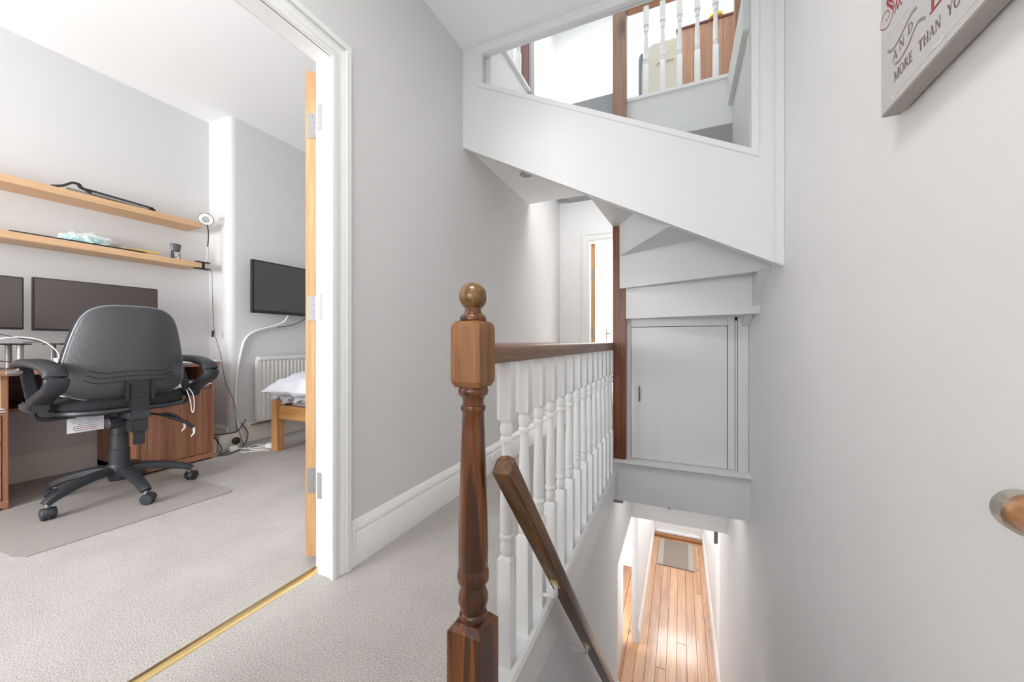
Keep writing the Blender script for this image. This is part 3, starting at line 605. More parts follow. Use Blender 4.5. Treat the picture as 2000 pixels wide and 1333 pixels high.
# ---------------------------------------------------------------- small fixtures
dsl = thing('ceiling_downlight', (-1.008, 2.52, 2.1), 'small round recessed downlight in the soffit above landing', 'light')
MB().lathe([(0.030, 0.004), (0.046, 0.002), (0.047, -0.004), (0.040, -0.008), (0.030, -0.006)], (-1.008, 2.52, 2.099), 28).build('bezel', CHROME, dsl)
MB().lathe([(0.001, 0.001), (0.031, 0.001), (0.031, -0.003), (0.001, -0.003)], (-1.008, 2.52, 2.099), 24).build('lens', PEWTER, dsl)
sp = thing('wall_stop', (LW + 0.02, 2.35, 0.1), 'small round white stop fixed to landing skirting board', 'door stop')
MB().lathe([(0.034, 0), (0.036, 0.008), (0.030, 0.016), (0.001, 0.018)], (LW + 0.019, 2.35, 0.10), 24, 'x').build('disc', WHITEP, sp)
for j, (u, dx) in enumerate(((-0.098, 'left'), (-0.03, 'right'))):
    sd = thing('sensor', (u, 3.76, -0.62), 'small white sensor box with dark dot on the beam' if j == 0 else 'tiny white cable clip beside the sensor on the beam', 'sensor' if j == 0 else 'clip')
    if j == 0:
        MB().box(u - .025, u + .025, 3.735, 3.762, -.645, -.595).build('casing', WHITEP, sd, 0.006)
        MB().lathe([(0.011, -0.002), (0.011, 0.004)], (u, 3.733, -.613), 16, 'y').build('eye', BLACK, sd)
    else:
        MB().box(u - .018, u + .018, 3.742, 3.762, -.64, -.612).build('casing', WHITEP, sd, 0.004)
sw = thing('light_switch', (-0.43, 2.84, -1.65), 'white surface light switch low on the stairwell wall', 'switch')
MB().box(-.433, -.40, 2.80, 2.885, -1.70, -1.61).build('back_box', WHITEP, sw, 0.004)
MB().box(-.402, -.396, 2.83, 2.855, -1.67, -1.64).build('rocker', WHITEP, sw, 0.002)
hk = thing('wall_bracket', (0.36, 5.0, -1.35), 'slim grey tapered bracket on right wall of downstairs hall', 'bracket')
MB().prism([(4.72, -1.05), (4.80, -1.05), (4.80, -1.12), (4.775, -1.34), (4.755, -1.34), (4.72, -1.12)], 'x', 0.335, 0.369).build('arm', PEWTER, hk, 0.003)

# downstairs: front door, threshold, doormat, side door
fd = thing('front_door', (-0.05, 7.72, Z0), 'white front door at the far end of the downstairs hall', 'door')
MB().box(-0.425, 0.325, 7.705, 7.75, Z0 + 0.06, -1.05).build('leaf', GLOSS, fd, 0.002)
MB().box(-0.30, 0.20, 7.698, 7.71, Z0 + 0.28, Z0 + 0.75).build('panel', GLOSS, fd, 0.008)
MB().box(-0.425, 0.325, 7.66, 7.71, Z0 + 0.055, Z0 + 0.10).build('weather_bar', GLOSS, fd, 0.01)
MB().box(-0.47, 0.35, 7.60, 7.70, Z0, Z0 + 0.05).build('sill_strip', wood('hall_sill_wood', ((0.28, 0.11, 0.04), (0.38, 0.17, 0.07), (0.46, 0.22, 0.10)), 'x', 12, .06), fd, 0.006)
MB().box(-0.425, 0.325, 7.71, 7.75, -1.02, -0.64).build('fanlight', GLASS, fd)
dm = thing('doormat', (-0.08, 7.1, Z0), 'grey-brown rectangular doormat with paler side bands on floorboards', 'doormat')
MB().box(-0.36, 0.20, 6.655, 7.53, Z0 + 0.001, Z0 + 0.012).build('pile', COIR, dm, 0.003)
for x0, x1 in ((-0.36, -0.27), (0.11, 0.20)):
    MB().box(x0 + 0.002, x1 - 0.002, 6.657, 7.528, Z0 + 0.011, Z0 + 0.0135).build('side_band', COIRL, dm, 0.001)
sdo = thing('side_room_door', (-0.64, 3.7, Z0), 'white open panelled door beside the foot of stairs', 'door')
MB().box(-0.665, -0.625, 3.10, 3.93, Z0 + 0.01, -0.79).build('leaf', GLOSS, sdo, 0.002)
for z0, z1 in ((0.2, 0.8), (0.95, 1.8)):
    MB().box(-0.627, -0.620, 3.22, 3.81, Z0 + z0, Z0 + z1).build('panel', GLOSS, sdo, 0.004)
MB().box(-0.655, -0.612, 3.95, 4.05, Z0, -0.79).build('casing', GLOSS, sdo, 0.006)
MB().box(-0.650, -0.622, 4.055, 4.12, Z0, -0.79).build('casing', GLOSS, sdo, 0.006)
struct('wall_side_room_near', MB().box(-0.72, -0.635, 4.13, 4.72, Z0, -0.2), GLOSS)
# lower flight of stairs (descends below the sight line)
ls = thing('stair_flight', (0, 0.75, 0), 'carpeted straight stair flight descending from the landing to downstairs hall', 'staircase')
for i in range(1, 14):
    y = 0.72 + (i - 1) * 0.185; z = -i * 2.75 / 14
    MB().box(-0.43, 0.362, y, y + 0.20, z - 0.196, z).build('step', CARPETG, ls, 0.008)

# ---------------------------------------------------------------- loft objects seen through the glass
lb = thing('balustrade', (-0.05, 2.65, 2.5), 'upper balustrade of white spindles and pine handrail seen through glazed panel', 'balustrade')
MB().box(-0.334, 0.30, 2.635, 2.68, 2.508, 2.532).build('base_rail', GLOSS, lb, 0.003)
MB().box(-0.334, 0.30, 2.632, 2.685, 3.115, 3.175).build('handrail', PINEH, lb, 0.006)
MB().box(0.297, 0.375, 2.62, 2.70, 2.53, 3.4).build('end_post', PINEP, lb, 0.003)
LBP = [(2.53, .0165, 's'), (2.73, .0165, 's'), (2.737, .011, 'r'), (2.748, .0155, 'r'), (2.760, .012, 'r'), (2.764, .0165, 'r'), (2.77, .0145, 'r'), (2.82, .0150, 'r'), (2.95, .0100, 'r'), (2.953, .0145, 'r'), (2.960, .012, 'r'), (2.972, .0150, 'r'), (2.985, .0120, 'r'), (2.99, .0165, 's'), (3.118, .0165, 's')]
l0 = turned(LBP, -0.21, 2.657, 16).build('spindle', GLOSS, lb, smooth=45)
for k in range(1, 5): inst(l0, lb, (0.1015 * k, 0, 0))
lb2 = thing('balustrade', (-1.08, 2.2, 2.775), 'small upper balustrade with dark red newel at left end of glazed panel', 'balustrade')
MB().box(-1.125, -1.03, 2.04, 2.66, 2.772, 2.800).build('base_rail', GLOSS, lb2, 0.004)
l1 = turned([(z + 0.27, h, k) for z, h, k in LBP], -1.08, 2.30, 16).build('spindle', GLOSS, lb2, smooth=45)
for k in range(1, 3): inst(l1, lb2, (0, 0.12 * k, 0))
MB().box(-1.115, -1.045, 2.66, 2.73, 2.60, 3.6).build('newel_post', wood('dark_red_post', ((0.16, 0.06, 0.05), (0.24, 0.11, 0.10), (0.32, 0.17, 0.16)), 'z', 18, .06), lb2, 0.003)
MB().box(-1.042, -1.028, 2.655, 2.73, 2.45, 3.6).build('edge_strip', plain('grey_strip', (0.36, 0.34, 0.33), 0.5), lb2)
pp = thing('pine_partition', (0.18, 3.32, 2.5), 'knotty pine board partition behind the upper white spindles', 'partition')
for i in range(4):
    x0 = -0.03 + i * 0.108
    MB().box(x0 + 0.0008, x0 + 0.1072, 3.31, 3.335, 2.5, 3.385).build('plank', PINEP, pp, 0.003)
MB().box(-0.035, 0.42, 3.30, 3.345, 3.385, 3.402).build('cap', POSTW, pp, 0.003)
yb = MB()
for k in range(1): yb.lathe([(0.001, 0), (0.05, 0.0), (0.052, 0.015), (0.040, 0.035), (0.02, 0.045), (0.001, 0.047)], (0.245, 3.322, 3.402), 20)
tag(yb.build('bowl', YELLOW, None), 'small yellow domed item resting on the pine partition top', 'bowl')
iv = thing('moulded_panel', (-0.2, 3.05, 2.5), 'ivory moulded plastic panel with rounded corner behind the upper spindles', 'panel')
def rcorner(x0, x1, z0, z1, r):
    pts = [(x0, z0), (x1, z0), (x1, z1)]
    for k in range(9):
        a = R(90 + k * 11.25); pts.append((x0 + r + r * math.cos(a), z1 - r * 2.2 + 2.2 * r * math.sin(a)))
    return pts
MB().prism(rcorner(-0.272, -0.02, 2.5, 3.10, 0.09), 'y', 2.98, 3.02).build('shell', IVORY, iv, 0.006)
MB().prism(rcorner(-0.290, -0.26, 2.5, 3.06, 0.026), 'y', 2.985, 3.03).build('rim', GREYRIM, iv, 0.004)
MB().prism([(-0.17, 2.93), (-0.16, 2.955), (-0.045, 2.955), (-0.045, 2.943), (-0.155, 2.943), (-0.162, 2.93)], 'y', 2.972, 2.982).build('ridge', IVORY, iv, 0.003)
fc = thing('folded_chair', (0.02, 3.1, 2.5), 'dark narrow folded frame between ivory panel and pine boards', 'chair')
MB().box(-0.012, 0.008, 3.02, 3.06, 2.5, 3.02).build('frame', GREYRIM, fc, 0.004)
for k in range(5): MB().lathe([(0.014, 0), (0.014, 0.03)], (0.0, 3.015, 2.62 + k * 0.06), 10).build('joint', BLACKG, fc)

# ================================================================ STUDY
# shelves
for nm, z, x1, lab in (('upper', 1.895, 0.0, 'long oak laminate wall shelf, the upper one, above the monitors'), ('lower', 1.562, 0.0, 'long oak laminate wall shelf, the lower one, holding dark bottle')):
    s = MB().box(RX + 0.001, RX + 0.222, -0.6, 1.845, z - 0.045, z).build('wall_shelf', SHELFW, None, 0.002)
    tag(s, lab, 'shelf', 'oak wall shelves')
ZU, ZL = 1.895, 1.562
# metal bracket on the upper shelf
mbk = thing('metal_bracket', (-3.72, 1.3, ZU), 'dark grey metal support bracket lying on the upper shelf', 'bracket')
pa = smooth_path([(-3.70, 1.02, ZU + .008), (-3.69, 1.07, ZU + .026), (-3.685, 1.11, ZU + .058), (-3.685, 1.14, ZU + .060), (-3.69, 1.155, ZU + .042), (-3.695, 1.20, ZU + .038)], 5)
MB().sweep(pa, [(-.012, -.006), (.012, -.006), (.012, .006), (-.012, .006)]).build('hook', BLACKG, mbk, 0.002)
MB().sweep([(-3.695, 1.18, ZU + .034), (-3.70, 1.52, ZU + .020)], [(-.016, -.016), (.016, -.016), (.016, .006), (.010, .014), (-.010, .014), (-.016, .006)]).build('arm', BLACKG, mbk, 0.002)
MB().sweep([(-3.672, 1.20, ZU + .020), (-3.675, 1.50, ZU + .009)], [(-.004, -.007), (.004, -.007), (.004, .007), (-.004, .007)]).build('side_bar', CHROME, mbk)
MB().lathe([(.004, 0), (.016, .003), (.017, .02), (.009, .028), (.006, .038)], (-3.70, 1.515, ZU + .019), 14, 'y').build('end_knob', BLACKP, mbk)
MB().sweep([(-3.70, 1.09, ZU + .012), (-3.70, 1.22, ZU + .012)], [(-.014, -.012), (.014, -.012), (.014, .012), (-.014, .012)]).build('base_clip', CHROME, mbk, 0.003)
# flat tool on the lower shelf
ft = thing('flat_tool', (-3.69, 1.2, ZL), 'long flat black tool with yellow tip lying along the lower shelf', 'tool')
MB().prism([(-3.725, 0.86), (-3.705, 0.855), (-3.682, 1.42), (-3.69, 1.50), (-3.715, 1.42)], 'z', ZL + .001, ZL + .016).build('blade', BLACKG, ft, 0.002)
MB().prism([(-3.735, 0.90), (-3.726, 0.90), (-3.715, 1.38), (-3.725, 1.38)], 'z', ZL + .001, ZL + .019).build('edge_strip', YELLOW, ft, 0.001)
MB().prism([(-3.73, 1.36), (-3.70, 1.38), (-3.685, 1.50), (-3.68, 1.565), (-3.695, 1.57), (-3.715, 1.50)], 'z', ZL + .014, ZL + .024).build('tip', YELLOW, ft, 0.003)
# crumpled bag on top of it
pb = thing('plastic_bag', (-3.76, 1.22, ZL), 'crumpled pale teal plastic bag lying on the lower shelf', 'bag')
def blob(c, sx, sy, sz, seed, amp, sub=4):
    bm = bmesh.new(); bmesh.ops.create_icosphere(bm, subdivisions=sub, radius=1)
    for v in bm.verts:
        n = noise.noise(v.co * 2.3 + Vector((seed, 0, 0))) + 0.6 * noise.noise(v.co * 5.5 + Vector((0, seed, 0)))
        p = v.co * (1 + amp * n); v.co = Vector((c[0] + p.x * sx, c[1] + p.y * sy, max(c[2], c[2] + (p.z + 0.55) * sz)))
    mb = MB(); bm.verts.ensure_lookup_table(); mb.v = [tuple(v.co) for v in bm.verts]; mb.f = [tuple(v.index for v in f.verts) for f in bm.faces]; bm.free(); return mb
blob((-3.79, 1.20, ZL + .0005), .055, .115, .046, 3.0, .35).build('lower_fold', TEAL, pb, smooth=25)
blob((-3.80, 1.22, ZL + .012), .05, .13, .052, 8.0, .45).build('upper_fold', PALEFILM, pb, smooth=25)
MB().tube(smooth_path([(-3.735, 1.12, ZL + .004), (-3.73, 1.125, ZL + .03), (-3.73, 1.14, ZL + .034), (-3.735, 1.145, ZL + .012), (-3.73, 1.16, ZL + .02), (-3.735, 1.18, ZL + .004)], 5), .0014, 6).build('tie', BLACKG, pb)
# bottle
bo = thing('deodorant_bottle', (-3.74, 1.70, ZL), 'dark grey flared bottle with white label on the lower shelf', 'bottle')
bp = [(.020, 0), (.024, .002), (.0235, .03), (.022, .05), (.0215, .058)]
cp = [(.0215, .058), (.023, .07), (.0265, .088), (.0275, .100), (.0262, .104), (.001, .107)]
def oval(prof, c): 
    return MB().loft([[(c[0] + r * .62 * math.cos(2 * math.pi * k / 20), c[1] + r * 1.12 * math.sin(2 * math.pi * k / 20), c[2] + h) for k in range(20)] for r, h in prof])
bp = [(r * 1.22, h * 1.25) for r, h in bp]; cp = [(r * 1.22, h * 1.25) for r, h in cp]
oval(bp, (-3.74, 1.70, ZL + .0005)).build('body', BLACKG, bo); oval(cp, (-3.74, 1.70, ZL + .0005)).build('cap', plain('grey_cap', (.11, .11, .125), .35), bo)
lbl = MB().prism([(1.681, ZL + .006), (1.719, ZL + .006), (1.719, ZL + .066), (1.681, ZL + .066)], 'x', -3.7245, -3.7205).build('label', plain('bottle_label_grey', (.30, .29, .30), .4), bo)
for y0, y1, z0, z1, m in ((1.684, 1.716, .053, .061, INKWHITE), (1.688, 1.705, .025, .047, CREAMP), (1.694, 1.715, .009, .033, PAPER)):
    MB().prism([(y0, ZL + z0), (y1, ZL + z0), (y1, ZL + z1), (y0, ZL + z1)], 'x', -3.7206, -3.7198).build('print', m, lbl)
# clip lamp
cl = thing('clip_lamp', (-3.70, 1.88, ZL), 'black gooseneck ring lamp clipped to the lower shelf end', 'lamp')
hc = Vector((-3.66, 1.875, 1.935)); ax = Vector((0.72, -0.45, -0.42)).normalized(); sx_ = ax.orthogonal().normalized(); sy_ = ax.cross(sx_)
def ringat(rad, h): return [tuple(hc + ax * h + (sx_ * math.cos(2 * math.pi * k / 32) + sy_ * math.sin(2 * math.pi * k / 32)) * rad) for k in range(32)]
MB().loft([ringat(.026, -.006), ringat(.050, -.006), ringat(.052, .002), ringat(.050, .006), ringat(.024, .006), ringat(.022, -.002), ringat(.026, -.006)], caps=False).build('ring_head', BLACKP, cl)
MB().loft([ringat(.0245, .0065), ringat(.0485, .0065), ringat(.0470, .009), ringat(.026, .009), ringat(.0245, .0065)], caps=False).build('diffuser', WHITEP, cl)
MB().tube(smooth_path([tuple(hc + Vector((0.005, 0.005, -.048))), (-3.657, 1.888, 1.85), (-3.66, 1.892, 1.78), (-3.665, 1.888, 1.70)], 6), .0045, 8).build('gooseneck', BLACKP, cl)
MB().tube(smooth_path([(-3.665, 1.888, 1.705), (-3.665, 1.885, 1.62), (-3.67, 1.88, 1.575)], 5), .006, 8).build('neck_sleeve', plain('clear_sleeve', (.6, .61, .63), .3), cl)
ck = MB().box(-3.70, -3.645, 1.80, 1.90, ZL + .0005, ZL + .008).build('clip', BLACKP, cl, .002)
MB().box(-3.70, -3.645, 1.80, 1.90, ZL - .055, ZL - .0455).build('jaw', BLACKP, ck, .002)
MB().box(-3.695, -3.65, 1.848, 1.862, ZL - .05, ZL + .004).build('spine', BLACKP, ck, .002)
MB().tube(smooth_path([(-3.66, 1.90, ZL - .05), (-3.655, 1.915, ZL - .08), (-3.655, 1.92, 1.30), (-3.65, 1.93, 1.0), (-3.60, 1.95, .80), (-3.58, 1.98, .55), (-3.50, 1.99, .42), (-3.47, 2.00, .30), (-3.46, 2.0, .14)], 6), .0024, 6).build('cable', BLACKP, cl)
MB().box(-3.662, -3.648, 1.914, 1.930, .94, .995).build('inline_switch', BLACKG, cl, .003)

# monitors
def monitor(cx, cy, w, z0, z1, rz, label):
    t = thing('monitor', (cx, cy, .742), label, 'monitor', rz, 'computer monitors on the desk')
    k = MB().box(-.02, .006, -w / 2, w / 2, z0 - .742, z1 - .742).build('casing', BLACKP, t, .003, local=True)
    MB().box(.005, .0075, -w / 2 + .007, w / 2 - .007, z0 - .742 + .014, z1 - .742 - .007).build('screen', SCREEN, t, local=True)
    MB().box(-.045, -.019, -.12, .12, z0 - .70 , z1 - .83).build('back_housing', BLACKP, t, .01, local=True)
    MB().box(-.055, -.04, -.025, .025, .155, z0 - .742 + .15).build('neck', BLACKP, t, .004, local=True)
    MB().box(-.12, .06, -.10, .10, .149, .156).build('foot', BLACKP, t, .004, local=True)
    return t
monitor(-3.60, 1.222, .603, .968, 1.295, 0, 'wide black monitor behind the office chair on the desk')
monitor(-3.585, .585, .60, .972, 1.285, R(1.5), 'black monitor at the left picture edge on the desk')
# monitor risers
for cy, w, lab in ((.60, .56, 'black monitor riser shelf with silver legs under left-edge monitor'), (1.235, .50, 'black monitor riser shelf with silver legs behind office chair')):
    t = thing('monitor_riser', (-3.58, cy, .742), lab, 'monitor stand', 0, 'monitor risers on the desk')
    MB().box(-3.70, -3.44, cy - w / 2, cy + w / 2, .882, .890).build('shelf', BLACKP, t, .002)
    for x in (-3.66, -3.48):
        for y in (cy - w / 2 + .035, cy + w / 2 - .035):
            MB().lathe([(.018, 0), (.018, .003), (.0135, .004), (.0135, .137), (.018, .138), (.018, .141)], (x, y, .742), 18).build('leg', CHROME, t)
# desk
DT = .742; DF = -3.30
dk = thing('computer_desk', (-3.58, .9, 0), 'plum wood laminate computer desk with drawers and cupboard against study wall', 'desk')
MB().box(RX + .025, DF + .03, -.42, 1.775, DT - .025, DT).build('desktop', DESKY, dk, .002)
MB().box(RX + .03, DF, 1.725, 1.743, .0, DT - .025).build('side_panel', DESKZ, dk, .001)
MB().box(RX + .03, DF, 1.285, 1.303, .0, DT - .025).build('side_panel', DESKZ, dk, .001)
MB().box(RX + .03, DF, .742, .762, .0, DT - .025).build('side_panel', DESKZ, dk, .001)
MB().box(RX + .03, DF, -.40, -.38, .0, DT - .025).build('side_panel', DESKZ, dk, .001)
MB().box(RX + .03, DF - .01, 1.303, 1.725, .545, .563).build('shelf', DESKY, dk, .001)
MB().box(RX + .03, RX + .04, 1.303, 1.725, .05, .70).build('back_board', DESKZ, dk)
dd = MB().box(DF - .018, DF, 1.306, 1.722, .055, .542).build('door', DESKZ, dk, .001)
MB().box(RX + .03, DF + .002, 1.285, 1.743, .012, .05).build('plinth', DESKY, dk, .001)
MB().box(RX + .03, DF + .002, -.40, .762, .012, .05).build('plinth', DESKY, dk, .001)
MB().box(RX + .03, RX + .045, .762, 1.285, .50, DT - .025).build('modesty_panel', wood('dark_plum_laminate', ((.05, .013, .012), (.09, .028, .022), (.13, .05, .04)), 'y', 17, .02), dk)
MB().box(RX + .03, -3.62, .762, 1.285, .485, .502).build('rail', DESKY, dk)
MB().box(RX + .03, DF - .005, .20, .742, .505, .523).build('shelf', DESKY, dk)
MB().box(RX + .03, RX + .05, .20, .742, .05, .70).build('back_board', wood('pale_laminate', ((.55, .38, .24), (.66, .48, .31), (.72, .55, .38)), 'z', 17, .02), dk)
MB().box(RX + .05, DF - .01, .722, .741, .523, .716).build('lining', wood('pale_lining', ((.55, .38, .24), (.66, .48, .31), (.72, .55, .38)), 'z', 17, .02), dk)
for z0, z1 in ((.055, .20), (.204, .35), (.354, .50)):
    dw = MB().box(DF - .018, DF + .001, .205, .738, z0, z1).build('drawer', DESKY, dk, .0015)
    MB().tube([(DF, .40, (z0 + z1) / 2), (DF + .025, .405, (z0 + z1) / 2), (DF + .025, .535, (z0 + z1) / 2), (DF, .54, (z0 + z1) / 2)], .005, 8).build('handle', CHROME, dw)
# paper and oddments
def papers(name, x, y, z, w, d_, n, th, label, cat, mat=PAPER, grp=None, rz=.1):
    t = thing(name, (x, y, z), label, cat, rz, grp)
    for i in range(n):
        a = random.uniform(-.015, .015)
        MB().box(-d_ / 2 + a, d_ / 2 + a, -w / 2 + a, w / 2 + a, i * th, (i + .92) * th).build('sheet', mat, t, .0008, 1, local=True)
    return t
papers('paper_stack', -3.42, 1.63, DT, .26, .30, 3, .006, 'white paper pad lying on the right end of the desk top', 'papers')
papers('paper_stack', -3.43, 1.60, .563, .22, .28, 5, .008, 'papers stacked in the open cubby of the desk', 'papers', rz=-.08)
papers('paper_stack', -3.42, .64, .523, .17, .24, 3, .007, 'white booklet in the open left cubby of desk', 'papers')
bx = thing('clear_box', (-3.36, .97, DT), 'small clear plastic box on desk edge beside chair back', 'box')
MB().box(-3.385, -3.335, .945, .985, DT + .0005, DT + .055).build('body', plain('frosted_plastic', (.62, .72, .76), .2), bx, .004)
MB().box(-3.387, -3.333, .943, .987, DT + .052, DT + .062).build('lid', WHITEP, bx, .003)
ad = thing('adapter_plug', (-3.45, .96, DT), 'white cable plug lying on the desk by the riser', 'plug')
MB().box(-3.48, -3.42, .945, .985, DT + .0005, DT + .028).build('body', WHITEP, ad, .006)
MB().tube(smooth_path([(-3.45, .975, DT + .02), (-3.46, .985, DT + .09), (-3.5, .93, DT + .165), (-3.55, .84, DT + .185), (-3.62, .74, DT + .15), (-3.66, .66, DT + .09), (-3.70, .55, DT + .006)], 6), .0035, 8).build('cord', WHITEP, ad)
def cable(name, pts, r, mat, label, cat='cable', grp=None):
    return tag(MB().tube(smooth_path(pts, 6), r, 6).build(name, mat, None), label, cat, grp)
cable('monitor_cable', [(-3.66, .62, DT + .26), (-3.60, .74, DT + .22), (-3.55, .86, DT + .18), (-3.56, .95, DT + .162), (-3.60, .96, DT + .158), (-3.66, .90, DT + .154)], .0025, BLACKP, 'thin black cable drooping from left monitor towards the second riser', 'cable')
cable('desk_cable', [(-3.50, .50, DT + .02), (-3.52, .62, DT + .06), (-3.50, .74, DT + .055), (-3.46, .86, DT + .03), (-3.43, .90, DT + .006), (-3.48, .87, DT + .004), (-3.53, .78, DT + .004), (-3.55, .70, DT + .004)], .003, BLACKP, 'black looped cable lying on the desk between the risers')

# chair mat
tag(MB().prism([(-3.27, .56), (-2.53, .595), (-2.495, .62), (-2.455, 1.375), (-2.475, 1.405), (-3.27, 1.42)], 'z', .0005, .005).build('chair_mat', MATP, None), 'grey translucent vinyl mat on the carpet under office chair', 'mat')

# ---------------------------------------------------------------- office chair
CX, CY = -3.01, 1.097
ch = thing('office_chair', (CX, CY, .005), 'black fabric swivel office chair on castors facing the desk', 'chair')
Zm = .005
hub = MB().lathe([(.02, .085), (.045, .09), (.052, .12), (.055, .165), (.05, .185), (.02, .19)], (CX, CY, Zm), 24).build('hub', BLACKG, ch)
def leg(a):
    dx, dy = math.cos(a), math.sin(a)
    P = [(CX + dx * r, CY + dy * r, Zm + z) for r, z in ((.03, .150), (.10, .150), (.18, .136), (.26, .112), (.31, .090), (.325, .078))]
    sec = [(-.028, -.016), (-.020, -.022), (.020, -.022), (.028, -.016), (.024, .012), (.012, .020), (-.012, .020), (-.024, .012)]
    o = MB().sweep(smooth_path(P, 3), sec, scales=[1.05 - .25 * i / 15 for i in range(16)]).build('leg', BLACKG, ch)
    bx_, by_ = CX + dx * .315, CY + dy * .315
    MB().lathe([(.008, .045), (.008, .08)], (bx_, by_, Zm), 10).build('castor_pin', CHROME, o)
    ca = a + random.uniform(.5, 1.4); tx, ty = math.cos(ca), math.sin(ca)
    cw = MB()
    for sgn in (-1, 1):
        c = Vector((bx_ - ty * .015 * sgn + tx * .012, by_ + tx * .015 * sgn + ty * .012, Zm + .027))
        axv = Vector((-ty, tx, 0)); rings = []
        for rr_, h in ((.010, -.009), (.025, -.009), (.027, -.006), (.027, .006), (.025, .009), (.010, .009)):
            rings.append([tuple(c + axv * h + Vector((tx * rr_ * math.cos(q), ty * rr_ * math.cos(q), rr_ * math.sin(q)))) for q in [2 * math.pi * k / 20 for k in range(20)]])
        MB().loft(rings).build('wheel', BLACKP, o)
    # hood
    rings = []
    axv = Vector((-ty, tx, 0)); c = Vector((bx_ + tx * .012, by_ + ty * .012, Zm + .030))
    for h in (-.027, -.022, .022, .027):
        k = .030 if abs(h) < .025 else .026
        rings.append([tuple(c + axv * h + Vector((tx * k * math.cos(q), ty * k * math.cos(q), k * math.sin(q)))) for q in [math.pi * j / 10 for j in range(-1, 12)]])
    MB().loft(rings).build('castor_hood', BLACKG, o)
for k in range(5): leg(R(-1.5 + 72 * k))
MB().lathe([(.046, .185), (.045, .27), (.041, .272), (.040, .355), (.036, .357), (.035, .43), (.03, .45)], (CX, CY, Zm), 28).build('gas_column', BLACKG, ch, smooth=30)
MB().box(CX - .11, CX + .20, CY - .075, CY + .055, .455, .515).build('mechanism', BLACKP, ch, .012)
# tension knob
kn = MB()
rings = []
for h, r0 in ((-.035, .022), (-.030, .032), (.020, .032), (.026, .024)):
    rings.append([(CX + .16 + r0 * (1 + .06 * (-1) ** k) * math.cos(2 * math.pi * k / 24), CY - .075 + h, .455 + r0 * (1 + .06 * (-1) ** k) * math.sin(2 * math.pi * k / 24)) for k in range(24)])
kn.loft(rings).build('tension_knob', BLACKG, ch, smooth=20)
# back upright with bellows
BXU = CX + .285; BYU = 1.075
up = MB().box(BXU - .028, BXU + .004, BYU - .042, BYU + .042, .52, .70).build('back_upright', BLACKP, ch, .006)
for k in range(11):
    z = .530 + k * .0155
    MB().box(BXU - .02, BXU + .012, BYU - .040, BYU + .040, z, z + .0085).build('bellows_rib', BLACKG, up, .0035)
MB().box(BXU + .0, BXU + .012, BYU - .062, BYU - .047, .58, .70).build('cover_edge', BLACKP, up, .004)
MB().box(BXU + .0, BXU + .012, BYU + .047, BYU + .062, .58, .70).build('cover_edge', BLACKP, up, .004)
MB().box(BXU - .10, BXU + .022, BYU - .045, BYU + .045, .475, .527).build('bracket', BLACKG, up, .01)
MB().box(BXU - .06, BXU + .012, BYU - .035, BYU + .035, .405, .475).build('adjuster', BLACKP, up, .006)
MB().box(BXU - .02, BXU + .006, BYU - .022, BYU + .022, .335, .41).build('tongue', BLACKP, up, .003)
# levers
for z, y, x in ((.455, .17, .18), (.42, .20, .22)):
    lv = MB().tube(smooth_path([(CX + .12, CY + .05, .48), (CX + .16, CY + .10, .47), (CX + x, CY + y, z), (CX + x + .03, CY + y + .05, z - .05)], 5), [.006] * 8 + [.010] * 8, 8).build('lever', BLACKP, ch)
    MB().tube([(CX + x + .03, CY + y + .05, z - .05), (CX + x + .034, CY + y + .05, z - .085), (CX + x + .03, CY + y + .035, z - .105)], [.007, .006, .003], 8).build('lever_tip', WHITEP, lv)
# seat
def rrect(x0, x1, y0, y1, r, n=6):
    pts = []
    for cx_, cy_, a0 in ((x1 - r, y1 - r, 0), (x0 + r, y1 - r, 90), (x0 + r, y0 + r, 180), (x1 - r, y0 + r, 270)):
        for k in range(n + 1):
            a = R(a0 + 90 * k / n); pts.append((cx_ + r * math.cos(a), cy_ + r * math.sin(a)))
    return pts
SX0, SX1, SY0, SY1 = -3.25, -2.73, .805, 1.345
def seatring(ins, z, r=.17): return [(p[0], p[1], z) for p in rrect(SX0 + ins, SX1 - ins, SY0 + ins, SY1 - ins, max(r - ins, .05))]
seat = MB().loft([seatring(.05, .512), seatring(.008, .520), seatring(0, .530), seatring(.004, .542), seatring(.012, .544)]).build('seat_shell', BLACKG, ch, smooth=50)
MB().loft([seatring(.014, .543), seatring(.004, .556), seatring(.006, .580), seatring(.022, .598), seatring(.06, .606), seatring(.14, .608)]).build('seat_cushion', FABRIC, ch, smooth=60)
# backrest: outline by polar radius round centre
bcy, bcz = 1.052, .80
OUT = [(0.0, .290), (.085, .287), (.145, .268), (.186, .225), (.214, .14), (.240, .01), (.252, -.09), (.240, -.150), (.19, -.188), (.10, -.212), (0.0, -.220)]
half = smooth_path([(a, b, 0) for a, b in OUT], 4)
outl = [(p.x, p.y) for p in half] + [(-p.x, p.y) for p in half[-2:0:-1]]
def bx_at(y, z, s, side):
    bulge = .055 * (1 - (s * s) ** 1.4) if side > 0 else -.04 * (1 - s ** 4)
    wrap = -.30 * (y) ** 2 * 1.5
    lean = (z + .22) * .10
    return -2.775 + bulge + wrap + lean
def backring(s, side, grow=1.0, dx=0.0):
    return [(bx_at(a * s, b * s, s, side) + dx, bcy + a * s * grow, bcz + b * s * grow) for a, b in outl]
shell = MB().loft([backring(s, 1) for s in (.02, .25, .5, .7, .85, .93, .975, 1.0)] + [backring(1.0, 1, 1.0, -.018), backring(.97, 1, 1, -.022)])
bs = shell.build('back_shell', SHELLP, ch, smooth=60)
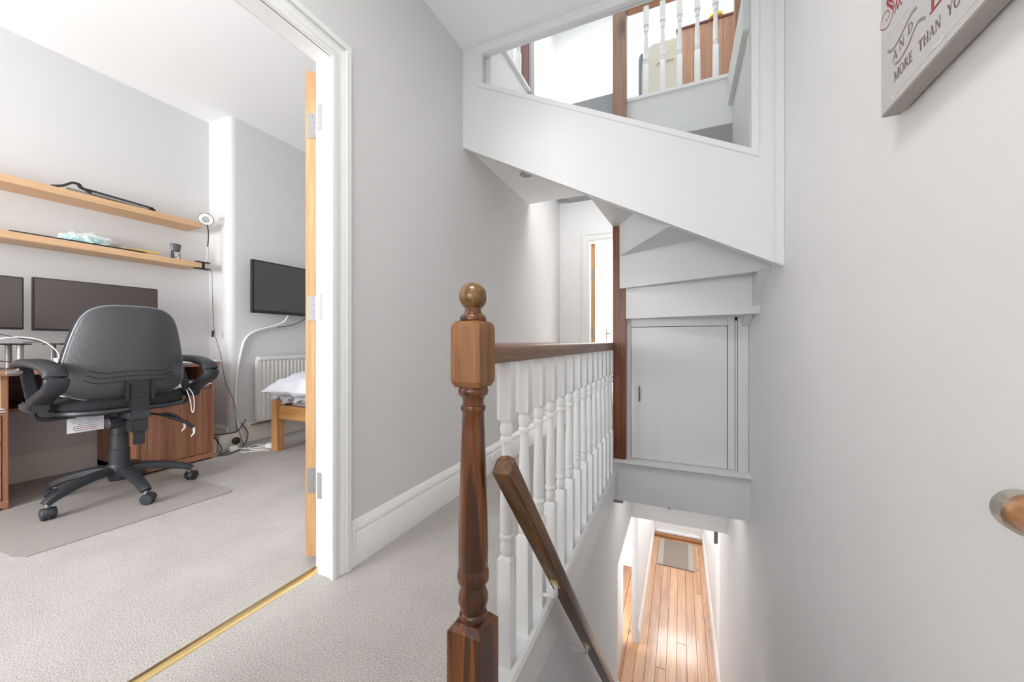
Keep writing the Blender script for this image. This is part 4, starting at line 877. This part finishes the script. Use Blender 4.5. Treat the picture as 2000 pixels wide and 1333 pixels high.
MB().loft([backring(.985, 1, 1, -.016), backring(1.012, 1, 1, -.026), backring(1.02, 1, 1, -.045), backring(.98, 1, 1, -.065), backring(.85, 1, 1, -.090), backring(.5, -1, 1, -.055), backring(.05, -1, 1, -.05)]).build('back_cushion', FABRIC, ch, smooth=60)
RIMP = plain('glossy_grey_rim', (0.20, 0.21, 0.23), 0.22)
rp_ = backring(1.004, 1, 1, -.008)
MB().tube(rp_ + [rp_[0]], .0065, 8).build('rim', RIMP, bs, smooth=70)
def on_back(y, z, lift=.0):
    a = math.atan2(z, y); best = 1e9; rad = .2
    for p, q in outl:
        dlt = abs((math.atan2(q, p) - a + math.pi) % (2 * math.pi) - math.pi)
        if dlt < best: best = dlt; rad = math.hypot(p, q)
    s = min(1, math.hypot(y, z) / rad)
    return (bx_at(y, z, s, 1) + lift, bcy + y, bcz + z)
for k in range(3):
    zz = -.062 - k * .026; e = .17 + .008 * k
    pts = [(-e, zz + .016), (-e + .05, zz - .002), (-.06, zz + .003), (0, zz + .005), (.06, zz + .003), (e - .05, zz - .002), (e, zz + .016)]
    P = [on_back(p.x, p.y, .0002) for p in smooth_path([(a, b, 0) for a, b in pts], 6)]
    MB().tube(P, .0024, 6).build('groove_line', BLACK, bs)
# white piping highlights on the shell rim are left to the light; arms
def arm(y, sgn):
    P = smooth_path([(-3.17, y, .768), (-3.09, y, .790), (-2.95, y, .796), (-2.80, y, .786), (-2.70, y, .758), (-2.672, y, .715), (-2.70, y, .676), (-2.78, y, .645), (-2.85, y, .612), (-2.885, y, .580)], 5)
    n = len(P); sec = [(-.038, -.011), (-.030, -.018), (.030, -.018), (.038, -.011), (.038, .009), (.026, .017), (-.026, .017), (-.038, .009)]
    sc = [.55 + .5 * min(1, i / 8) for i in range(n)]
    for i in range(n): 
        if i > n * .72: sc[i] = 1.0 + .15 * (i - n * .72) / (n * .28)
    o = MB().sweep(P, sec, up=(0, 1, 0) if False else (0, 0, 1) if False else (-0.3, 0, 1), scales=sc).build('armrest', BLACKG, ch, smooth=60)
    MB().sweep([(-3.04, y, .775), (-2.99, y, .68), (-2.93, y, .585)], [(-.022, -.010), (.022, -.010), (.022, .010), (-.022, .010)], up=(1, 0, 0)).build('strut', BLACKG, o, .004)
    MB().box(-3.0, -2.85, y - .034, y + .034, .555, .60).build('arm_base', BLACKG, o, .008)
    MB().lathe([(.010, -.03), (.012, .0), (.010, .02)], (-3.02, y + sgn * .035, .745), 12, 'y').build('screw_knob', CHROME, o)
    MB().tube(smooth_path([(-2.93, y, .565), (-2.93, y, .53), (-2.93, y + sgn * -.03, .508), (-2.93, y + sgn * -.14, .505)], 4), .011, 8).build('bracket', BLACKP, o)
arm(.755, -1); arm(1.395, 1)
# cloths on the seat, tag and cord
lc = thing('folded_cloth', (-3.05, .90, .608), 'folded lilac cloths lying on the chair seat under backrest', 'cloth')
for i in range(3):
    MB().loft([[(p[0], p[1], .6085 + .014 * i + dz) for p in rrect(-3.16 + i * .006 - q, -2.90 + q, .855 + .01 * i - q, 1.10 + q, .04)] for q, dz in ((-.006, 0), (0, .004), (0, .009), (-.006, .013))]).build('fold', LILAC if i != 1 else LINEN, lc)
tg = thing('paper_tag', (-2.95, .92, .5), 'white printed instruction card hanging below the chair seat', 'tag')
MB().box(-2.942, -2.9405, .868, 1.008, .415, .502).build('card', PAPER, tg, .0004)
MB().tube([(-2.941, .938, .500), (-2.941, .938, .520)], .0012, 6).build('tie', BLACK, tg)
for i, (m, w) in enumerate(((INKBLUE, .10), (INKBLUE, .115), (INKBLUE, .105), (INKBLUE, .06), (INKBLUE, .095), (INKRED, .10), (INKRED, .085))):
    z = .489 - i * .0105
    ls_ = MB(); y = .938 - w / 2
    while y < .938 + w / 2:
        q = random.uniform(.005, .014); ls_.box(-2.9406, -2.9400, y, min(y + q, .938 + w / 2), z - .0016, z + .0016); y += q + .0025
    ls_.build('print', m, tg)['kind'] = 'stuff'
cable('seat_cord', [(-2.74, 1.31, .62), (-2.725, 1.325, .58), (-2.72, 1.33, .52), (-2.72, 1.325, .47), (-2.722, 1.318, .48), (-2.725, 1.312, .54), (-2.74, 1.30, .61)], .0022, WHITEP, 'white looped drawstring hanging at right of chair seat', 'cord')

# ---------------------------------------------------------------- wall television, radiator, bed
tv = thing('television', (-3.5, 2.5, 1.15), 'black flat television on wall mount above the radiator', 'television')
MB().box(-3.485, -3.45, 2.125, 2.905, 1.158, 1.632).build('casing', BLACKP, tv, .004)
MB().box(-3.451, -3.4485, 2.140, 2.890, 1.185, 1.618).build('screen', SCREENT, tv)
MB().box(-3.57, -3.485, 2.43, 2.60, 1.33, 1.47).build('wall_mount', BLACKP, tv, .004)
MB().lathe([(.004, 0), (.004, .003)], (-3.450, 2.165, 1.171), 10, 'x').build('standby_light', REDLED, tv)
lg = MB()
for i in range(9): lg.box(-3.4498, -3.4490, 2.70 + i * .0115, 2.708 + i * .0115, 1.1655, 1.1765)
lg.build('lettering', INKWHITE, tv)['kind'] = 'stuff'
MB().box(-3.4498, -3.4490, 2.686, 2.694, 1.165, 1.177).build('badge', plain('cyan_badge', (.1, .5, .6), .4), tv)
cable('cable_trunking', [(-3.50, 2.50, 1.17), (-3.52, 2.46, 1.09), (-3.535, 2.36, 1.045), (-3.548, 2.22, 1.00), (-3.552, 2.13, .93), (-3.555, 2.09, .80), (-3.556, 2.06, .62), (-3.55, 2.045, .45), (-3.545, 2.04, .30), (-3.54, 2.05, .20), (-3.52, 2.08, .08), (-3.51, 2.10, .01)], .011, WHITEP, 'white flexible cable conduit running from television to skirting', 'cable')
cable('aerial_cable', [(-3.485, 2.70, 1.165), (-3.50, 2.62, 1.10), (-3.515, 2.50, 1.055), (-3.522, 2.40, 1.04)], .003, BLACKP, 'thin black cable from television joining the white conduit')
ra = thing('radiator', (-3.5, 2.7, .17), 'white ribbed panel radiator under the television behind bed', 'radiator')
pts = []
y = 2.20
prof2 = []
while y < 3.30:
    prof2 += [(y, -3.490), (y + .009, -3.478), (y + .021, -3.478), (y + .030, -3.490)]; y += .038
front = [(p[1], p[0]) for p in prof2]
MB().prism(front + [(-3.515, 3.31), (-3.515, 2.195)], 'z', .20, .725).build('panel', RADW, ra, smooth=20)
MB().box(-3.525, -3.473, 2.19, 3.32, .722, .765).build('top_rail', RADW, ra, .012)
MB().box(-3.522, -3.478, 2.188, 2.203, .19, .73).build('end_panel', RADW, ra, .004)
MB().box(-3.522, -3.474, 2.19, 3.32, .175, .205).build('bottom_rail', RADW, ra, .008)
MB().box(-3.57, -3.52, 2.5, 2.54, .3, .65).build('bracket', RADW, ra)
pipe = cable('heating_pipe', [(-3.52, 2.16, .155), (-3.53, 2.5, .158), (-3.53, 3.3, .16)], .008, plain('dull_copper', (.35, .30, .26), .5, .4), 'dull heating pipe running along the skirting under radiator', 'pipe')
bd = thing('bed', (-2.6, 3.0, 0), 'pine bed frame with white mattress beside the study door', 'bed')
for x in (-3.095, -2.19):
    for y in (2.055, 3.80):
        MB().box(x, x + .075, y, y + .065, 0, .42).build('leg', PINEB, bd, .004)
for y in (2.068, 3.81):
    MB().box(-3.02, -2.19, y, y + .03, .265, .375).build('end_rail', PINEBX, bd, .004)
for x in (-3.08, -2.16):
    MB().box(x, x + .03, 2.12, 3.80, .265, .375).build('side_rail', PINEB, bd, .004)
for i in range(12):
    MB().box(-3.05, -2.16, 2.16 + i * .135, 2.23 + i * .135, .34, .36).build('slat', PINEBX, bd)
MB().box(-3.045, -2.17, 2.135, 3.80, .362, .452).build('mattress', LINEN, bd, .04, 3)
MB().lathe([(.010, 0), (.013, .012), (.008, .02), (.003, .024)], (-3.05, 2.085, .42), 12).build('bolt_cap', CHROME, bd)
pl = blob((-2.72, 2.30, .50), .45, .27, .13, 5.0, .10, 5)
pv = []
for (x, y, z) in pl.v:
    w = .012 * math.sin(x * 31 + y * 17) + .010 * math.sin(y * 43 - x * 20)
    pv.append((x, y, z + (w if z > .505 else 0)))
pl.v = pv
pw = thing('pillow', (-2.72, 2.3, .5), 'rumpled white pillow at the end of pine bed', 'pillow')
# pillow as a rounded cushion with pointed corners and folds
def pillow(cx, cy, z0, hx, hy, hz):
    mb = MB(); N, M_ = 36, 28; vs = []; fs = []
    for side in (1, -1):
        for j in range(M_ + 1):
            for i in range(N + 1):
                u, v = -1 + 2 * i / N, -1 + 2 * j / M_
                t = ((1 - u ** 4) * (1 - v ** 4)) ** .5
                pin = 1 - .07 * (1 - abs(u) ** 2) * (abs(v) ** 3) - .07 * (1 - abs(v) ** 2) * (abs(u) ** 3)
                x, y = cx + u * hx * pin, cy + v * hy * pin
                wr = .026 * noise.noise(Vector((x * 9, y * 9, side))) + .016 * noise.noise(Vector((x * 21, y * 24, 3)))
                fall = -.05 * max(0, -v - .35) ** 1.2 - .03 * max(0, -u - .55)
                vs.append((x, y, z0 + fall * (1 if side > 0 else 1) + side * hz * t * (1 if side > 0 else .55) + wr * (.35 + t)))
    k = (N + 1) * (M_ + 1)
    for s in (0, 1):
        for j in range(M_):
            for i in range(N):
                a = s * k + j * (N + 1) + i; q = (a, a + 1, a + N + 2, a + N + 1)
                fs.append(q if s == 0 else q[::-1])
    ed = [i for i in range(N + 1)] + [j * (N + 1) + N for j in range(1, M_ + 1)] + [M_ * (N + 1) + i for i in range(N - 1, -1, -1)] + [j * (N + 1) for j in range(M_ - 1, 0, -1)]
    for a, b in zip(ed, ed[1:] + ed[:1]): fs.append((a, b, b + k, a + k))
    return mb.add(vs, fs)
pillow(-2.72, 2.28, .533, .41, .29, .100).build('cover', LINEN, pw, smooth=70)
du = thing('bed_sheet', (-2.7, 2.1, .4), 'white sheet hanging over the end of pine bed', 'sheet')
sv = []; sf = []
NN = 40
for j, (yy, zz) in enumerate(((2.36, .464), (2.16, .464), (2.128, .455), (2.118, .43), (2.116, .392))):
    for i in range(NN + 1):
        x = -3.13 + 1.0 * i / NN
        w = .012 * math.sin(x * 38) + .008 * math.sin(x * 71 + 1)
        zb = zz + (w * 1.6 if j == 4 else 0) + (.03 if j == 4 and i > 6 else 0)
        sv.append((x + (.0 if i else -.01), yy + (w * .8 if j > 1 else 0) - (.012 if j > 1 else 0), zb + (w * .4 if j < 2 else 0)))
for j in range(4):
    for i in range(NN): a = j * (NN + 1) + i; sf.append((a, a + 1, a + NN + 2, a + NN + 1))
so_ = MB().add(sv, sf).build('cloth', LINEN, du, smooth=80)
md = so_.modifiers.new('thick', 'SOLIDIFY'); md.thickness = .006

# sockets, plugs and floor cables by the desk
sk = thing('power_socket', (-3.45, 1.94, 0), 'cream double power socket box near the floor beside desk', 'socket')
MB().box(-3.485, -3.440, 1.855, 2.015, .001, .125).build('box', CREAMP, sk, .004)
for y in (1.895, 1.975):
    MB().box(-3.441, -3.4385, y - .016, y + .016, .055, .085).build('outlet', WHITEP, sk, .001)
    MB().box(-3.441, -3.436, y - .007, y + .007, .095, .112).build('rocker', WHITEP, sk, .001)
pg = thing('black_plug', (-3.42, 1.975, .06), 'black round mains plug pushed into the cream socket', 'plug')
MB().lathe([(.026, 0), (.030, .008), (.028, .026), (.016, .034), (.001, .035)], (-3.4385, 1.975, .066), 20, 'x').build('body', BLACKP, pg)
MB().tube(smooth_path([(-3.42, 1.972, .045), (-3.41, 1.965, .02), (-3.40, 1.93, .008), (-3.36, 1.88, .006), (-3.34, 1.81, .006)], 6), .0035, 6).build('cord', BLACKP, pg)
for i, (pts, lab) in enumerate((
    ([(-3.55, 1.78, .20), (-3.50, 1.80, .15), (-3.46, 1.84, .14), (-3.46, 1.92, .134), (-3.46, 1.99, .133), (-3.46, 2.04, .17), (-3.49, 2.09, .22)], 'black cable draped over the top of cream socket box'),
    ([(-3.50, 2.06, .19), (-3.43, 2.07, .12), (-3.40, 2.05, .07), (-3.385, 2.02, .03), (-3.36, 1.97, .007), (-3.31, 1.90, .007), (-3.28, 1.82, .007), (-3.31, 1.77, .008)], 'black cable curling down past the socket to carpet'),
    ([(-3.42, 1.76, .22), (-3.40, 1.785, .16), (-3.385, 1.82, .09), (-3.37, 1.835, .04), (-3.34, 1.80, .008)], 'black cable dropping behind the desk side to floor'))):
    cable('black_cable', pts, .004, BLACKP, lab, 'cable', 'black cables by the socket')
aw = thing('white_adapter', (-3.33, 1.90, 0), 'white plug adapter lying on carpet by the desk corner', 'plug')
MB().box(-3.375, -3.335, 1.885, 1.945, .0005, .045).build('body', WHITEP, aw, .008)
MB().tube(smooth_path([(-3.34, 1.94, .02), (-3.30, 2.02, .006), (-3.24, 2.10, .005), (-3.19, 2.10, .005), (-3.20, 2.03, .005), (-3.27, 2.00, .006), (-3.33, 2.03, .012), (-3.36, 2.12, .010)], 6), .0045, 6).build('cord', WHITEP, aw)
aw2 = thing('white_connector', (-3.25, 2.2, 0), 'white extension connector lying on carpet near bed leg', 'plug')
MB().prism([(-3.20, 2.07), (-3.14, 2.10), (-3.155, 2.155), (-3.225, 2.135)], 'z', .0005, .04).build('body', WHITEP, aw2, .006)
MB().tube(smooth_path([(-3.21, 2.12, .02), (-3.30, 2.12, .007), (-3.36, 2.09, .005), (-3.30, 1.96, .0045), (-3.24, 1.92, .0045), (-3.16, 2.02, .0045), (-3.10, 2.045, .0045)], 6), .004, 6).build('cord', WHITEP, aw2)
bxs = thing('cable_box', (-3.4, 1.80, 0), 'pale cable junction box on the floor at desk side', 'box')
MB().box(-3.49, -3.43, 1.755, 1.835, .0005, .10).build('body', CREAMP, bxs, .006)
MB().box(-3.489, -3.431, 1.756, 1.834, .098, .112).build('lid', WHITEP, bxs, .004)

# bedroom: little of it shows past the door
cs = thing('chest_of_drawers', (-0.5, 6.1, 0), 'pine chest of drawers glimpsed beyond landing post through the bedroom doorway', 'chest')
MB().box(-.95, -.15, 6.15, 6.58, 0, .80).build('body', PINEB, cs, .004)
MB().box(-.98, -.12, 6.12, 6.59, .80, .825).build('top', PINEBX, cs, .004)
for z0, z1 in ((.06, .29), (.30, .53), (.54, .77)):
    q = MB().box(-.92, -.18, 6.135, 6.155, z0, z1).build('drawer', PINEBX, cs, .004)
    for x in (-.72, -.38): MB().lathe([(.012, 0), (.02, -.02), (.001, -.03)], (x, 6.135, (z0 + z1) / 2), 12, 'y').build('knob', PINEB, q)
hr = thing('coat_hooks', (-.75, 6.58, 1.55), 'small dark coat hooks on the bedroom far wall', 'hooks')
MB().box(-1.05, -.55, 6.575, 6.60, 1.52, 1.60).build('back_board', CREAM, hr, .003)
for x in (-.98, -.86, -.74, -.62): MB().tube(smooth_path([(x, 6.575, 1.57), (x, 6.545, 1.565), (x, 6.535, 1.585)], 4), .006, 8).build('hook', PEWTER, hr)
